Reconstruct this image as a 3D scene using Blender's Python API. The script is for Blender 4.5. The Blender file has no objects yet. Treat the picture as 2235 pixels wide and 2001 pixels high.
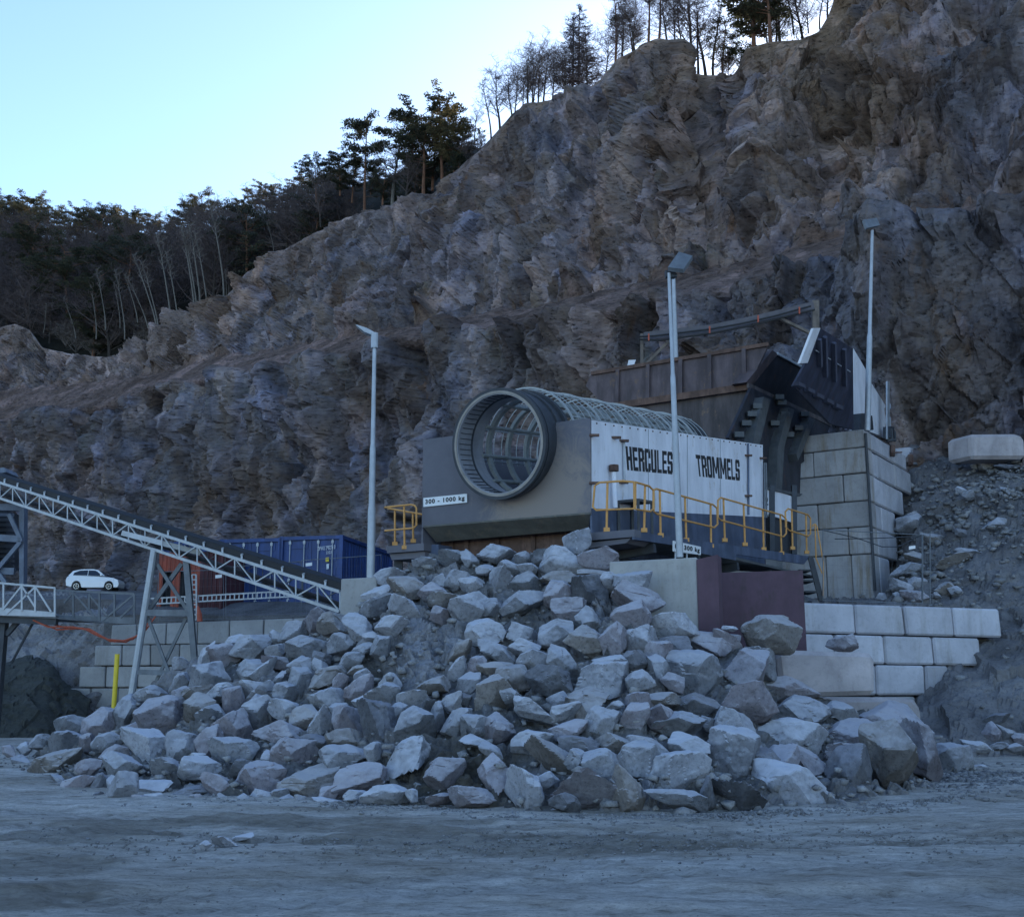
import bpy, bmesh, math, random
import numpy as np
from mathutils import Vector as V, Matrix, Quaternion
R = math.radians
SC = bpy.context.scene
COL = SC.collection
# ---------------------------------------------------------------- camera
F, CX, CY = 2500.0, 1117.5, 1000.5          # focal length and centre in pixels of the 2235x2001 photograph
PITCH = math.atan((1490 - CY) / F)
EYE = V((0, 0, 1.7))
cam = bpy.data.cameras.new('camera'); camo = bpy.data.objects.new('camera', cam); COL.objects.link(camo)
camo.location = EYE; camo.rotation_euler = (math.pi/2 + PITCH, 0, 0)
cam.sensor_fit = 'HORIZONTAL'; cam.sensor_width = 36; cam.lens = F/2235*36
cam.clip_start = 0.1; cam.clip_end = 5000
SC.camera = camo
# ---------------------------------------------------------------- sky, sun, exposure
SUN_AZ, SUN_EL = 17.0, 20.0                   # behind the quarry rim: the whole pit lies in its shade
w = bpy.data.worlds.new('World'); SC.world = w; w.use_nodes = True
nt = w.node_tree
sky = nt.nodes.new('ShaderNodeTexSky'); sky.sky_type = 'NISHITA'; sky.sun_disc = False
sky.sun_elevation = R(SUN_EL); sky.sun_rotation = R(SUN_AZ); sky.altitude = 100
sky.air_density = 1.0; sky.dust_density = 0.4; sky.ozone_density = 3.2
bg = nt.nodes['Background']; bg.inputs[1].default_value = 0.15
nt.links.new(sky.outputs[0], bg.inputs[0])
sl = bpy.data.lights.new('sun', 'SUN'); sl.energy = 3.0; sl.angle = R(0.5); sl.color = (1, .86, .68)
so = bpy.data.objects.new('sun', sl); COL.objects.link(so)
sd = V((math.sin(R(SUN_AZ))*math.cos(R(SUN_EL)), math.cos(R(SUN_AZ))*math.cos(R(SUN_EL)), math.sin(R(SUN_EL))))
so.rotation_euler = sd.to_track_quat('Z', 'Y').to_euler(); so.location = (0, 0, 90)
SC.view_settings.view_transform = 'Standard'; SC.view_settings.look = 'None'
SC.view_settings.exposure = 1.2; SC.view_settings.gamma = 1
SC.cycles.use_denoising = True
SC.cycles.max_bounces = 5; SC.cycles.diffuse_bounces = 3; SC.cycles.glossy_bounces = 2
random.seed(11)
# ---------------------------------------------------------------- helpers
sp_, cp_ = math.sin(PITCH), math.cos(PITCH)
def azel(px, py):
    u = (px-CX)/F; v = (CY-py)/F; d = cp_ - v*sp_
    return u/d, (sp_+v*cp_)/d
def P(px, py, Y):
    a, e = azel(px, py); return V((a*Y, Y, EYE.z+e*Y))
def hit(px, py, p0, n):
    a, e = azel(px, py); d = V((a, 1, e)); return EYE + d*((p0-EYE).dot(n)/d.dot(n))
def proj(p):
    d = p-EYE; f = d.y*cp_+d.z*sp_; u = d.x/f; v = (d.z*cp_-d.y*sp_)/f
    return CX+u*F, CY-v*F
class Plane:
    def __init__(s, p0, u, v=V((0, 0, 1))):
        s.p0 = p0; s.u = u.normalized(); s.v = v.normalized(); s.n = s.u.cross(s.v).normalized()
        if s.n.y > 0: s.n = -s.n             # faces the viewer's side
    def h(s, px, py, off=0.0): return hit(px, py, s.p0+s.n*off, s.n)
    def shift(s, d): return Plane(s.p0+s.n*d, s.u, s.v)
BASE = {}
def tag(o, label, cat, group=None, kind=None):
    if label: o['label'] = label
    if cat: o['category'] = cat
    if group: o['group'] = group
    if kind: o['kind'] = kind
    return o
def thing(name, label, cat, loc, group=None):
    o = bpy.data.objects.new(name, None); COL.objects.link(o); o.location = loc; o.empty_display_size = .2
    BASE[o.name] = V(loc); return tag(o, label, cat, group)
class MB:
    def __init__(s): s.v = []; s.f = []
    def add(s, vs, fs):
        b = len(s.v); s.v += [V(x) for x in vs]; s.f += [tuple(i+b for i in f) for f in fs]; return s
    def quad(s, a, b, c, d): return s.add([a, b, c, d], [(0, 1, 2, 3)])
    def prism(s, pts, off):
        n = len(pts); pts = [V(p) for p in pts]
        fs = [tuple(range(n)), tuple(range(2*n-1, n-1, -1))] + [(i, i+n, (i+1) % n+n, (i+1) % n) for i in range(n)]
        return s.add(pts+[p+V(off) for p in pts], fs)
    def box(s, c, hx, hy, hz):
        c = V(c); hx = V(hx); hy = V(hy); hz = V(hz)
        return s.prism([c-hx-hy-hz, c+hx-hy-hz, c+hx+hy-hz, c-hx+hy-hz], 2*hz)
    def abox(s, c, x, y, z): return s.box(c, (x/2, 0, 0), (0, y/2, 0), (0, 0, z/2))
    def beam(s, a, b, w, h=None, up=V((0, 0, 1))):
        a = V(a); b = V(b); h = h or w; d = (b-a).normalized(); up = V(up)
        if abs(d.dot(up)) > .97: up = V((0, 1, 0))
        x = d.cross(up).normalized()*w/2; y = d.cross(x).normalized()*h/2
        return s.prism([a-x-y, a+x-y, a+x+y, a-x+y], b-a)
    def tube(s, pts, r, n=8, cap=True):
        pts = [V(p) for p in pts]; m = len(pts)
        rs = r if isinstance(r, (list, tuple)) else [r]*m
        b = len(s.v); prev = None
        for i, p in enumerate(pts):
            d = (pts[min(i+1, m-1)]-pts[max(i-1, 0)])
            if d.length < 1e-9: d = V((0, 0, 1))
            d.normalize()
            if prev is None:
                x = d.orthogonal().normalized()
            else:
                x = prev-d*prev.dot(d)
                x = x.normalized() if x.length > 1e-6 else d.orthogonal().normalized()
            prev = x; y = d.cross(x)
            for k in range(n):
                t = 2*math.pi*k/n; s.v.append(p+(x*math.cos(t)+y*math.sin(t))*rs[i])
        for i in range(m-1):
            for k in range(n):
                s.f.append((b+i*n+k, b+i*n+(k+1) % n, b+(i+1)*n+(k+1) % n, b+(i+1)*n+k))
        if cap and n > 2:
            s.f.append(tuple(b+k for k in range(n))[::-1]); s.f.append(tuple(b+(m-1)*n+k for k in range(n)))
        return s
    def ring(s, c, ax, r1, r2, L, n=48, a0=0, a1=2*math.pi, ref=V((0, 0, 1))):
        """hollow band round axis ax: inner radius r1, outer r2, from c to c+ax*L"""
        ax = V(ax).normalized(); x = (V(ref)-ax*V(ref).dot(ax)).normalized(); y = ax.cross(x); b = len(s.v)
        full = abs(a1-a0-2*math.pi) < 1e-6; m = n if full else n+1
        for i in range(m):
            t = a0+(a1-a0)*i/n; d = x*math.cos(t)+y*math.sin(t)
            s.v += [c+d*r1, c+d*r2, c+d*r2+ax*L, c+d*r1+ax*L]
        for i in range(n):
            p = b+4*i; q = b+4*((i+1) % m)
            for k in range(4): s.f.append((p+k, p+(k+1) % 4, q+(k+1) % 4, q+k))
        if not full: s.f += [(b, b+1, b+2, b+3), tuple(b+4*(m-1)+k for k in (3, 2, 1, 0))]
        return s
    def build(s, name, mat, parent=None, loc=None, smooth=False, kind=None, bevel=0):
        root = parent
        while root is not None and root.parent is not None: root = root.parent
        if root is not None: off = BASE[root.name]
        elif loc is not None: off = V(loc)
        else:
            off = V((0, 0, 0))
            for p in s.v: off += p
            off /= len(s.v); off.z = min(p.z for p in s.v)
        me = bpy.data.meshes.new(name); me.from_pydata([p-off for p in s.v], [], s.f)
        bm = bmesh.new(); bm.from_mesh(me); bmesh.ops.recalc_face_normals(bm, faces=bm.faces)
        if bevel:
            es = [e for e in bm.edges if len(e.link_faces) == 2 and e.calc_face_angle(0) > .5]
            bmesh.ops.bevel(bm, geom=es, offset=bevel, segments=1, affect='EDGES', clamp_overlap=True)
        bm.to_mesh(me); bm.free()
        if smooth:
            me.polygons.foreach_set('use_smooth', [True]*len(me.polygons)); me.set_sharp_from_angle(angle=R(35))
        me.materials.append(mat)
        o = bpy.data.objects.new(name, me); COL.objects.link(o)
        if parent is not None: o.parent = parent
        else: o.location = off; BASE[o.name] = off
        if kind: o['kind'] = kind
        return o
# ---- numpy noise
def _hash(ix, iy, iz, seed):
    h = (ix.astype(np.int64)*73856093) ^ (iy.astype(np.int64)*19349663) ^ (iz.astype(np.int64)*83492791) ^ (seed*2654435761)
    h &= 0xffffffff
    h = ((h ^ (h >> 16))*0x45d9f3b) & 0xffffffff; h = ((h ^ (h >> 16))*0x45d9f3b) & 0xffffffff
    return h ^ (h >> 16)
def h01(h, k): return (((h*(2*k+1)*2654435761) >> 7) & 0xffff)/65535.0
def vnoise(p, seed=0):
    i = np.floor(p); f = p-i; f = f*f*(3-2*f); i = i.astype(np.int64); out = 0
    for dx in (0, 1):
        for dy in (0, 1):
            for dz in (0, 1):
                w_ = (f[:, 0] if dx else 1-f[:, 0])*(f[:, 1] if dy else 1-f[:, 1])*(f[:, 2] if dz else 1-f[:, 2])
                out = out + w_*h01(_hash(i[:, 0]+dx, i[:, 1]+dy, i[:, 2]+dz, seed), 1)
    return out*2-1
def fbm(p, oct=4, seed=0):
    o = 0; a = 1
    for k in range(oct): o = o+a*vnoise(p*2**k, seed+k); a *= .5
    return o
def facet(p, seed=0, tilt=1.0, tz=1.0, ids=False):
    """blocky fracture noise: every cell a randomly tilted plane"""
    i = np.floor(p).astype(np.int64); best = np.full(len(p), 1e9); val = np.zeros(len(p)); hid = np.zeros(len(p))
    for dx in (-1, 0, 1):
        for dy in (-1, 0, 1):
            for dz in (-1, 0, 1):
                c = i+np.array([dx, dy, dz]); h = _hash(c[:, 0], c[:, 1], c[:, 2], seed)
                q = c+np.stack([h01(h, 1), h01(h, 2), h01(h, 3)], 1); r = p-q; d = (r**2).sum(1)
                v = (h01(h, 4)-.5)*1.0+tilt*(r[:, 0]*(h01(h, 5)-.5)+r[:, 1]*(h01(h, 6)-.5)+tz*r[:, 2]*(h01(h, 7)-.4))
                m = d < best; best[m] = d[m]; val[m] = v[m]; hid[m] = h01(h, 9)[m]
    return (val, hid) if ids else val
def blocks(p, seed=0, tilt=.8, c=1.1, tz=.7):
    """continuous broken-rock relief: upper envelope of randomly tilted pyramids, with the winning block's own number"""
    i = np.floor(p).astype(np.int64); best = np.full(len(p), -1e9); hid = np.zeros(len(p))
    for dx in (-1, 0, 1):
        for dy in (-1, 0, 1):
            for dz in (-1, 0, 1):
                k = i+np.array([dx, dy, dz]); h = _hash(k[:, 0], k[:, 1], k[:, 2], seed)
                r = p-(k+np.stack([h01(h, 1), h01(h, 2), h01(h, 3)], 1))
                a = h01(h, 8)*3.1; ca_, sa_ = np.cos(a), np.sin(a); rx = r[:, 0]*ca_+r[:, 2]*sa_; rz = -r[:, 0]*sa_+r[:, 2]*ca_
                v = h01(h, 4)*.55+tilt*(rx*(h01(h, 5)-.5)+r[:, 1]*(h01(h, 6)-.5)+tz*rz*(h01(h, 7)-.5))-c*np.maximum(np.maximum(np.abs(rx), np.abs(r[:, 1])*.9), np.abs(rz)*.9)
                m = v > best; best[m] = v[m]; hid[m] = h01(h, 9)[m]
    return best, hid
# ---- materials
def newmat(name):
    m = bpy.data.materials.new(name); m.use_nodes = True; return m, m.node_tree, m.node_tree.nodes['Principled BSDF']
def ramp(nt, fac, stops):
    r = nt.nodes.new('ShaderNodeValToRGB'); e = r.color_ramp.elements
    while len(e) > 1: e.remove(e[-1])
    e[0].position = stops[0][0]; e[0].color = (*stops[0][1], 1)
    for p_, c in stops[1:]:
        x = e.new(p_); x.color = (*c, 1)
    nt.links.new(fac, r.inputs[0]); return r.outputs[0]
def noise(nt, co, scale, det=4, rough=.6, dist=0):
    n = nt.nodes.new('ShaderNodeTexNoise'); n.inputs['Scale'].default_value = scale; n.inputs['Detail'].default_value = det
    n.inputs['Roughness'].default_value = rough; n.inputs['Distortion'].default_value = dist
    nt.links.new(co, n.inputs['Vector']); return n.outputs['Fac']
def mixc(nt, fac, a, b, mode='MIX'):
    m = nt.nodes.new('ShaderNodeMix'); m.data_type = 'RGBA'; m.blend_type = mode
    for s_, x in ((m.inputs[0], fac), (m.inputs[6], a), (m.inputs[7], b)):
        if isinstance(x, (int, float)): s_.default_value = x
        elif isinstance(x, tuple): s_.default_value = (*x, 1)
        else: nt.links.new(x, s_)
    return m.outputs[2]
def math_(nt, op, a, b=0.0, clamp=False):
    m = nt.nodes.new('ShaderNodeMath'); m.operation = op; m.use_clamp = clamp
    for s_, x in ((m.inputs[0], a), (m.inputs[1], b)):
        if isinstance(x, (int, float)): s_.default_value = x
        else: nt.links.new(x, s_)
    return m.outputs[0]
def bump(nt, bsdf, hgt, strength=.5, dist=.05, prev=None):
    b = nt.nodes.new('ShaderNodeBump'); b.inputs['Strength'].default_value = strength; b.inputs['Distance'].default_value = dist
    nt.links.new(hgt, b.inputs['Height'])
    if prev is not None: nt.links.new(prev, b.inputs['Normal'])
    nt.links.new(b.outputs[0], bsdf.inputs['Normal']); return b.outputs[0]
def coords(nt, kind='Object', scale=(1, 1, 1), rot=(0, 0, 0)):
    t = nt.nodes.new('ShaderNodeTexCoord'); m = nt.nodes.new('ShaderNodeMapping')
    m.inputs['Scale'].default_value = scale; m.inputs['Rotation'].default_value = rot
    nt.links.new(t.outputs[kind], m.inputs[0]); return m.outputs[0]
def paint(name, col, rough=.6, metal=0, var=.25, scale=3, streak=0, rust=None, rustamt=.5, bmp=.1):
    """painted or bare surface with patchy wear, vertical run marks and optional rust / dirt"""
    m, nt, b = newmat(name); co = coords(nt); cs = coords(nt, scale=(2.2, 2.2, .5))
    n1 = noise(nt, co, scale, 6, .65); d = tuple(c*(1-var) for c in col); l = tuple(min(1, c*(1+var*.6)) for c in col)
    c = ramp(nt, n1, [(.3, d), (.7, l)])
    if streak:
        s_ = noise(nt, cs, 1.3, 4, .6); s2 = ramp(nt, s_, [(.42, (1-streak,)*3), (.6, (1, 1, 1))]); c = mixc(nt, 1.0, c, s2, 'MULTIPLY')
    if rust:
        n2 = noise(nt, cs, 2.0, 6, .7); n3 = noise(nt, co, scale*2.5, 5, .7)
        f = math_(nt, 'ADD', n2, n3); f = math_(nt, 'MULTIPLY', f, .5)
        f = ramp(nt, f, [(.62-rustamt*.25, (0, 0, 0)), (.72-rustamt*.2, (1, 1, 1))]); c = mixc(nt, f, c, rust)
    nt.links.new(c, b.inputs['Base Color']); b.inputs['Roughness'].default_value = rough; b.inputs['Metallic'].default_value = metal
    if bmp: bump(nt, b, noise(nt, co, scale*8, 4, .7), bmp, .01)
    return m
def rockmat(name, stops, scale=1.0, dust_lit=None, dust_lit_amt=.5, bscale=1.0, rough=.95):
    m, nt, b = newmat(name); co = coords(nt, 'Generated' if False else 'Object')
    oi = nt.nodes.new('ShaderNodeObjectInfo'); add = nt.nodes.new('ShaderNodeVectorMath'); add.operation = 'ADD'
    sc_ = math_(nt, 'MULTIPLY', oi.outputs['Random'], 40.0)
    nt.links.new(co, add.inputs[0]); nt.links.new(sc_, add.inputs[1]); co = add.outputs[0]
    n1 = noise(nt, co, .9*scale, 8, .62, .6); c = ramp(nt, n1, stops)
    n2 = noise(nt, co, 14*scale, 5, .75); sp = ramp(nt, n2, [(.34, (.42,)*3), (.47, (.9,)*3), (.6, (1.0,)*3)])
    c = mixc(nt, .8, c, sp, 'MULTIPLY')
    bright = math_(nt, 'MULTIPLY_ADD', oi.outputs['Random'], .5); bright.node.inputs[2].default_value = .75
    bc = nt.nodes.new('ShaderNodeCombineColor')
    for k in range(3): nt.links.new(bright, bc.inputs[k])
    c = mixc(nt, 1.0, c, bc.outputs[0], 'MULTIPLY')
    if dust_lit:  # dust on up-facing sides, brightened to put lit tops into the colour
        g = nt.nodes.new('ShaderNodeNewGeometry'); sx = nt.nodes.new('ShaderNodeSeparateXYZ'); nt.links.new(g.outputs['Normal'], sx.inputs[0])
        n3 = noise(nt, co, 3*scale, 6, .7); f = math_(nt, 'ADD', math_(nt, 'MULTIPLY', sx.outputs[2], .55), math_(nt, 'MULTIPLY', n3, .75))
        f = ramp(nt, f, [(.42, (0, 0, 0)), (.85, (dust_lit_amt,)*3)]); c = mixc(nt, f, c, dust_lit)
    nt.links.new(c, b.inputs['Base Color']); b.inputs['Roughness'].default_value = rough; b.inputs['Specular IOR Level'].default_value = .25
    vo = nt.nodes.new('ShaderNodeTexVoronoi'); vo.feature = 'F1'; vo.inputs['Scale'].default_value = 2.6*bscale; nt.links.new(co, vo.inputs['Vector'])
    n4 = noise(nt, co, 7*bscale, 8, .72)
    h = math_(nt, 'ADD', math_(nt, 'MULTIPLY', vo.outputs['Distance'], .35), n4)
    bump(nt, b, h, .75, .055/bscale)
    return m
# ================================================================ terrain
def ctl(row, A):
    """control polyline [(px, py, Y)...] -> interpolated (slope, depth) over the azimuths A"""
    pts = sorted((azel(px, py)+(Y,) for px, py, Y in row), key=lambda t: t[0])
    a = [t[0] for t in pts]; return np.interp(A, a, [t[1] for t in pts]), np.interp(A, a, [t[2] for t in pts])
def rowpts(row, A, zfix=None):
    e, Y = ctl(row, A); z = EYE.z+e*Y if zfix is None else np.full(len(A), float(zfix)) if np.isscalar(zfix) else zfix
    return np.stack([A*Y, Y, z], 1)
def gridmesh(name, G, mat, kind='structure', attr=None, smooth=False):
    nr, nc = G.shape[:2]; me = bpy.data.meshes.new(name)
    idx = np.arange(nr*nc).reshape(nr, nc)
    q = np.stack([idx[:-1, :-1], idx[:-1, 1:], idx[1:, 1:], idx[1:, :-1]], -1).reshape(-1, 4)
    me.vertices.add(nr*nc); me.vertices.foreach_set('co', G.reshape(-1))
    me.loops.add(len(q)*4); me.loops.foreach_set('vertex_index', q.reshape(-1).astype(np.int32))
    me.polygons.add(len(q)); me.polygons.foreach_set('loop_start', np.arange(0, len(q)*4, 4, dtype=np.int32))
    me.polygons.foreach_set('use_smooth', np.full(len(q), smooth))
    me.update(calc_edges=True); me.validate()
    if attr is not None:
        for k, a in attr.items():
            at = me.attributes.new(k, 'FLOAT', 'POINT'); at.data.foreach_set('value', a.reshape(-1).astype(np.float32))
    me.materials.append(mat); o = bpy.data.objects.new(name, me); COL.objects.link(o)
    if kind: o['kind'] = kind
    return o
def gnormals(G):
    du = np.gradient(G, axis=1); dv = np.gradient(G, axis=0); n = np.cross(du, dv)
    n /= np.linalg.norm(n, axis=2, keepdims=True)+1e-9
    s = np.sign(-(n[..., 1])+.6*n[..., 2]); s[s == 0] = 1; return n*s[..., None]
def blend_rows(rows, counts, ease=None):
    out = []
    for k, n in enumerate(counts):
        t = np.linspace(0, 1, n, endpoint=False)[:, None, None]; out.append(rows[k][None]*(1-t)+rows[k+1][None]*t)
    out.append(rows[-1][None]); return np.concatenate(out)
def blurG(G, it=2):
    for _ in range(it):
        G = G.copy(); G[1:-1] = (G[:-2]+2*G[1:-1]+G[2:])/4; G[:, 1:-1] = (G[:, :-2]+2*G[:, 1:-1]+G[:, 2:])/4
    return G

# ---- rock face materials
def attr_fac(nt, name):
    a = nt.nodes.new('ShaderNodeAttribute'); a.attribute_name = name; return a.outputs['Fac']
def cliffmat():
    m, nt, b = newmat('quarried_rock'); co = coords(nt); cs = coords(nt, scale=(1, 1, .28), rot=(.1, .25, 0)); ct = coords(nt, scale=(1, 1, 2.2), rot=(0.350, 0.420, 0.350))
    big = noise(nt, co, .07, 4, .6, .8); mid = noise(nt, cs, .35, 7, .65, .5); fine = noise(nt, ct, 2.2, 8, .75)
    c1 = ramp(nt, mid, [(.28, (0.088, 0.081, 0.075)), (.42, (0.184, 0.184, 0.201)), (.52, (0.263, 0.254, 0.254)), (.64, (0.289, 0.245, 0.201)), (.78, (0.420, 0.420, 0.420))])
    c2 = ramp(nt, mid, [(.3, (0.096, 0.074, 0.058)), (.5, (0.245, 0.184, 0.140)), (.7, (0.385, 0.306, 0.228))])
    c = mixc(nt, ramp(nt, big, [(.45, (0, 0, 0)), (.62, (.85,)*3)]), c1, c2)
    rs = noise(nt, cs, .55, 5, .7, .4); c = mixc(nt, ramp(nt, rs, [(.6, (0, 0, 0)), (.7, (.6,)*3)]), c, (0.263, 0.149, 0.070))
    bl = noise(nt, co, .16, 5, .6, .3); c = mixc(nt, ramp(nt, bl, [(.56, (0, 0, 0)), (.68, (.55,)*3)]), c, (0.228, 0.263, 0.350))
    gr = noise(nt, coords(nt, scale=(1.1, 1, .5), rot=(0, .2, 0)), .2, 4, .6, .5); c = mixc(nt, ramp(nt, gr, [(.6, (0, 0, 0)), (.72, (.5,)*3)]), c, (0.175, 0.193, 0.131))
    pl = attr_fac(nt, 'pale'); c = mixc(nt, pl, c, (.36, .315, .285))
    tan = attr_fac(nt, 'tan'); c = mixc(nt, tan, c, ramp(nt, fine, [(.3, (0.210, 0.158, 0.105)), (.7, (0.385, 0.289, 0.193))]))
    soil = attr_fac(nt, 'soil'); c = mixc(nt, soil, c, ramp(nt, fine, [(.3, (0.149, 0.108, 0.088)), (.62, (0.236, 0.175, 0.140)), (.75, (0.420, 0.367, 0.315))]))
    cl = ramp(nt, attr_fac(nt, 'cell'), [(.2, (.5, .47, .46)), (.42, (.82, .81, .8)), (.58, (.95, .95, 1.0)), (.8, (1.6, 1.57, 1.66))]); c = mixc(nt, 1.0, c, cl, 'MULTIPLY')
    c = mixc(nt, 1.0, c, mixc(nt, attr_fac(nt, 'low'), (1.02, .935, .94), (.93, .9, .965)), 'MULTIPLY')
    f2 = ramp(nt, fine, [(.36, (.16,)*3), (.44, (.72,)*3), (.6, (.88,)*3), (.75, (1.05,)*3)]); c = mixc(nt, 1.0, c, f2, 'MULTIPLY')
    nt.links.new(c, b.inputs['Base Color']); b.inputs['Roughness'].default_value = .95; b.inputs['Specular IOR Level'].default_value = .2
    vo = nt.nodes.new('ShaderNodeTexVoronoi'); vo.inputs['Scale'].default_value = .9; nt.links.new(ct, vo.inputs['Vector'])
    v2 = nt.nodes.new('ShaderNodeTexVoronoi'); v2.inputs['Scale'].default_value = 2.7; nt.links.new(ct, v2.inputs['Vector'])
    h = math_(nt, 'ADD', math_(nt, 'MULTIPLY', vo.outputs['Distance'], .8), math_(nt, 'MULTIPLY', fine, .9)); h = math_(nt, 'ADD', h, math_(nt, 'MULTIPLY', v2.outputs['Distance'], .35))
    bump(nt, b, h, .7, .22)
    return m
M_CLIFF = cliffmat()

def az_cols():
    # dense where the photograph looks, coarser beyond its frame; wraps towards the camera on the right
    px = np.concatenate([np.arange(-900, -40, 20), np.arange(-40, 2280, 3.3), np.arange(2280, 2900, 16), np.arange(2900, 7000, 110)])
    return np.array([azel(x, 800)[0] for x in px])
A = az_cols()
D_ = 1.0994                                   # overview zoom -> photograph pixels
def dd(l): return [(x*D_, y*D_, Y) for x, y, Y in l]
lower_edge = dd([(-800, 820, 135), (-200, 835, 120), (0, 842, 112), (60, 832, 110), (150, 815, 107), (230, 793, 104), (330, 762, 99), (420, 748, 92), (500, 737, 86), (620, 720, 79), (700, 706, 75), (730, 700, 73.5), (800, 672, 71), (880, 652, 67.5), (1000, 648, 63), (1100, 634, 59), (1250, 603, 54.5), (1400, 572, 51.5), (1560, 540, 49), (1700, 508, 47), (1900, 445, 44.5), (2033, 405, 43), (2300, 330, 40.5), (2800, 180, 38), (3600, -40, 36), (6300, -700, 30)])
lower_base = [(x, y, Y-2.5) for x, y, Y in lower_edge]
upper_foot = dd([(-800, 790, 145), (-200, 775, 130), (0, 770, 124), (80, 762, 121), (200, 752, 116), (330, 738, 110), (450, 702, 102), (600, 683, 91), (740, 655, 83), (830, 645, 79), (960, 613, 73), (1100, 593, 67), (1250, 568, 62), (1400, 532, 58), (1560, 498, 55.5), (1750, 448, 52.5), (2033, 375, 49), (2300, 300, 46), (2800, 150, 43), (3600, -80, 40), (6300, -760, 34)])
crest = [(x*D_, y*D_, Y) for x, y, Y in [(-800, 690, 160), (-200, 650, 140), (0, 650, 132), (30, 642, 131), (60, 655, 130), (85, 690, 126), (150, 704, 122), (230, 710, 119), (300, 690, 117), (335, 660, 117), (400, 620, 114), (450, 590, 112), (490, 540, 111), (560, 500, 107), (620, 465, 104), (690, 430, 101), (790, 408, 97), (860, 383, 95), (885, 360, 94), (905, 340, 93), (960, 290, 90), (1000, 248, 88), (1040, 205, 86), (1130, 193, 83), (1185, 165, 81), (1205, 140, 79), (1232, 112, 76), (1280, 86, 72), (1330, 79, 70), (1352, 84, 69), (1357, 100, 69), (1359, 137, 71), (1369, 143, 73), (1400, 148, 74), (1455, 150, 73), (1464, 144, 71), (1472, 120, 69), (1480, 94, 67.5), (1530, 80, 67), (1590, 76, 67), (1625, 60, 68), (1643, 30, 68), (1655, 0, 68), (1668, -50, 68), (1750, -230, 68), (2033, -420, 66), (2300, -560, 63), (2800, -760, 60), (3600, -1000, 57), (6300, -1900, 48)]]
n_ = len(A)
L0 = rowpts(lower_base, A, -1.0); L0[:, 0] = A*L0[:, 1]
L1 = rowpts(lower_edge, A); L2 = rowpts(upper_foot, A); L3 = rowpts(crest, A)
tA = np.clip((A-azel(430, 700)[0])/.1, 0, 1)  # right of the wood the top is a plateau, left of it a wooded slope carries on
L4 = L3+np.stack([A*3, np.full(n_, 3.0), np.full(n_, .25)], 1)
L5 = L3+np.stack([A*60, np.full(n_, 60.0), 2+0*A], 1)
G = blend_rows([L0, L1, L2, L3, L4, L5], [210, 30, 240, 4, 12])
rid = np.concatenate([np.full(210, 0), np.full(30, 1), np.full(240, 2), np.full(17, 3)])
G = blurG(G, 1)
N = gnormals(blurG(G, 6))
p = G.reshape(-1, 3); ca, sa = math.cos(.35), math.sin(.35)
pr = np.stack([p[:, 0]*ca-p[:, 2]*sa, p[:, 1], p[:, 0]*sa+p[:, 2]*ca], 1)
warp = np.stack([fbm(p/9, 3, 5), fbm(p/9, 3, 6), fbm(p/9, 3, 7)], 1)
# long vertical ribs left by the drill rows, then fracture blocks at three sizes
sh = p[:, 0]-.3*p[:, 2]
rib, _h = blocks(np.stack([sh/4.2, p[:, 1]/9, p[:, 2]/26], 1)+warp*.25, 21, .8, 1.2)
d1, i1 = blocks(np.stack([sh/5.5, p[:, 1]/7, p[:, 2]/10], 1)+warp*.25, 1, .8, 1.2)
d2, i2 = blocks(np.stack([(p[:, 0]-.25*p[:, 2])/1.9, p[:, 1]/2.2, pr[:, 2]/3.6], 1)+warp*.3, 2, .85, 1.2)
d3, i3 = blocks(np.stack([(p[:, 0]*.9+p[:, 2]*.35)/.8, p[:, 1]/.9, (p[:, 2]*.9-p[:, 0]*.45)/1.5], 1)+warp*.3, 3, .85, 1.2)
d5, i5 = blocks(np.stack([(p[:, 0]*.9-p[:, 2]*.3)/.34, p[:, 1]/.4, p[:, 2]/.55], 1), 11, .85, 1.2); d4 = fbm(p/.5, 2, 9)
e2, j2 = facet(np.stack([(p[:, 0]-.3*p[:, 2])/2.7, p[:, 1]/3.0, pr[:, 2]/5.0], 1)+warp*.25, 62, 2.3, .9, True)
e3, j3 = facet(np.stack([(p[:, 0]*.9+p[:, 2]*.3)/.95, p[:, 1]/1.0, (p[:, 2]*.9-p[:, 0]*.5)/1.6], 1)+warp*.2, 63, 2.4, .9, True)
e5, j5 = facet(np.stack([(p[:, 0]*.9-p[:, 2]*.35)/.42, p[:, 1]/.5, (p[:, 2]+p[:, 0]*.3)/.62], 1), 64, 2.2, .9, True)
celln = (i1*.15+j2*.35+j3*.35+j5*.15)
rowk = np.repeat(rid, n_)
face = np.isin(rowk, (0, 2)).astype(float)
face = face.reshape(G.shape[:2]); fb = blurG(face[..., None], 5)[..., 0]; fb[rid == 3] = 0
fb = np.clip(fb*1.1, .12, 1)
def bl(a, it): return blurG(a.reshape(G.shape[:2])[..., None], it)[..., 0]
damp = 1-.75*np.exp(-((np.tile(A, G.shape[0]).reshape(G.shape[:2])-azel(1552, 250)[0])/.022)**2)*(np.arange(G.shape[0])[:, None] > 330)
d = bl((rib-rib.mean())*2.8+(d1-d1.mean())*2.9+(d2-d2.mean())*1.9+(d3-d3.mean())*.5+(d5-d5.mean())*.28, 0)+bl(e2*1.3, 1)+bl(e3*.42+e5*.13, 0)+(d4*.02).reshape(G.shape[:2])
top = np.clip((len(rid)-17-np.arange(G.shape[0]))/26, .12, 1)[:, None]; rid_end = len(rid)-17; top[rid_end:] = .05
G2 = G+N*(d*fb*top*damp)[..., None]
G2[0] = G[0]; G2[:, :, 2][rid_end+4:] = G[:, :, 2][rid_end+4:]
px_ = np.tile(A, G.shape[0]).reshape(G.shape[:2]); vrow = np.arange(G.shape[0])[:, None]
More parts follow.
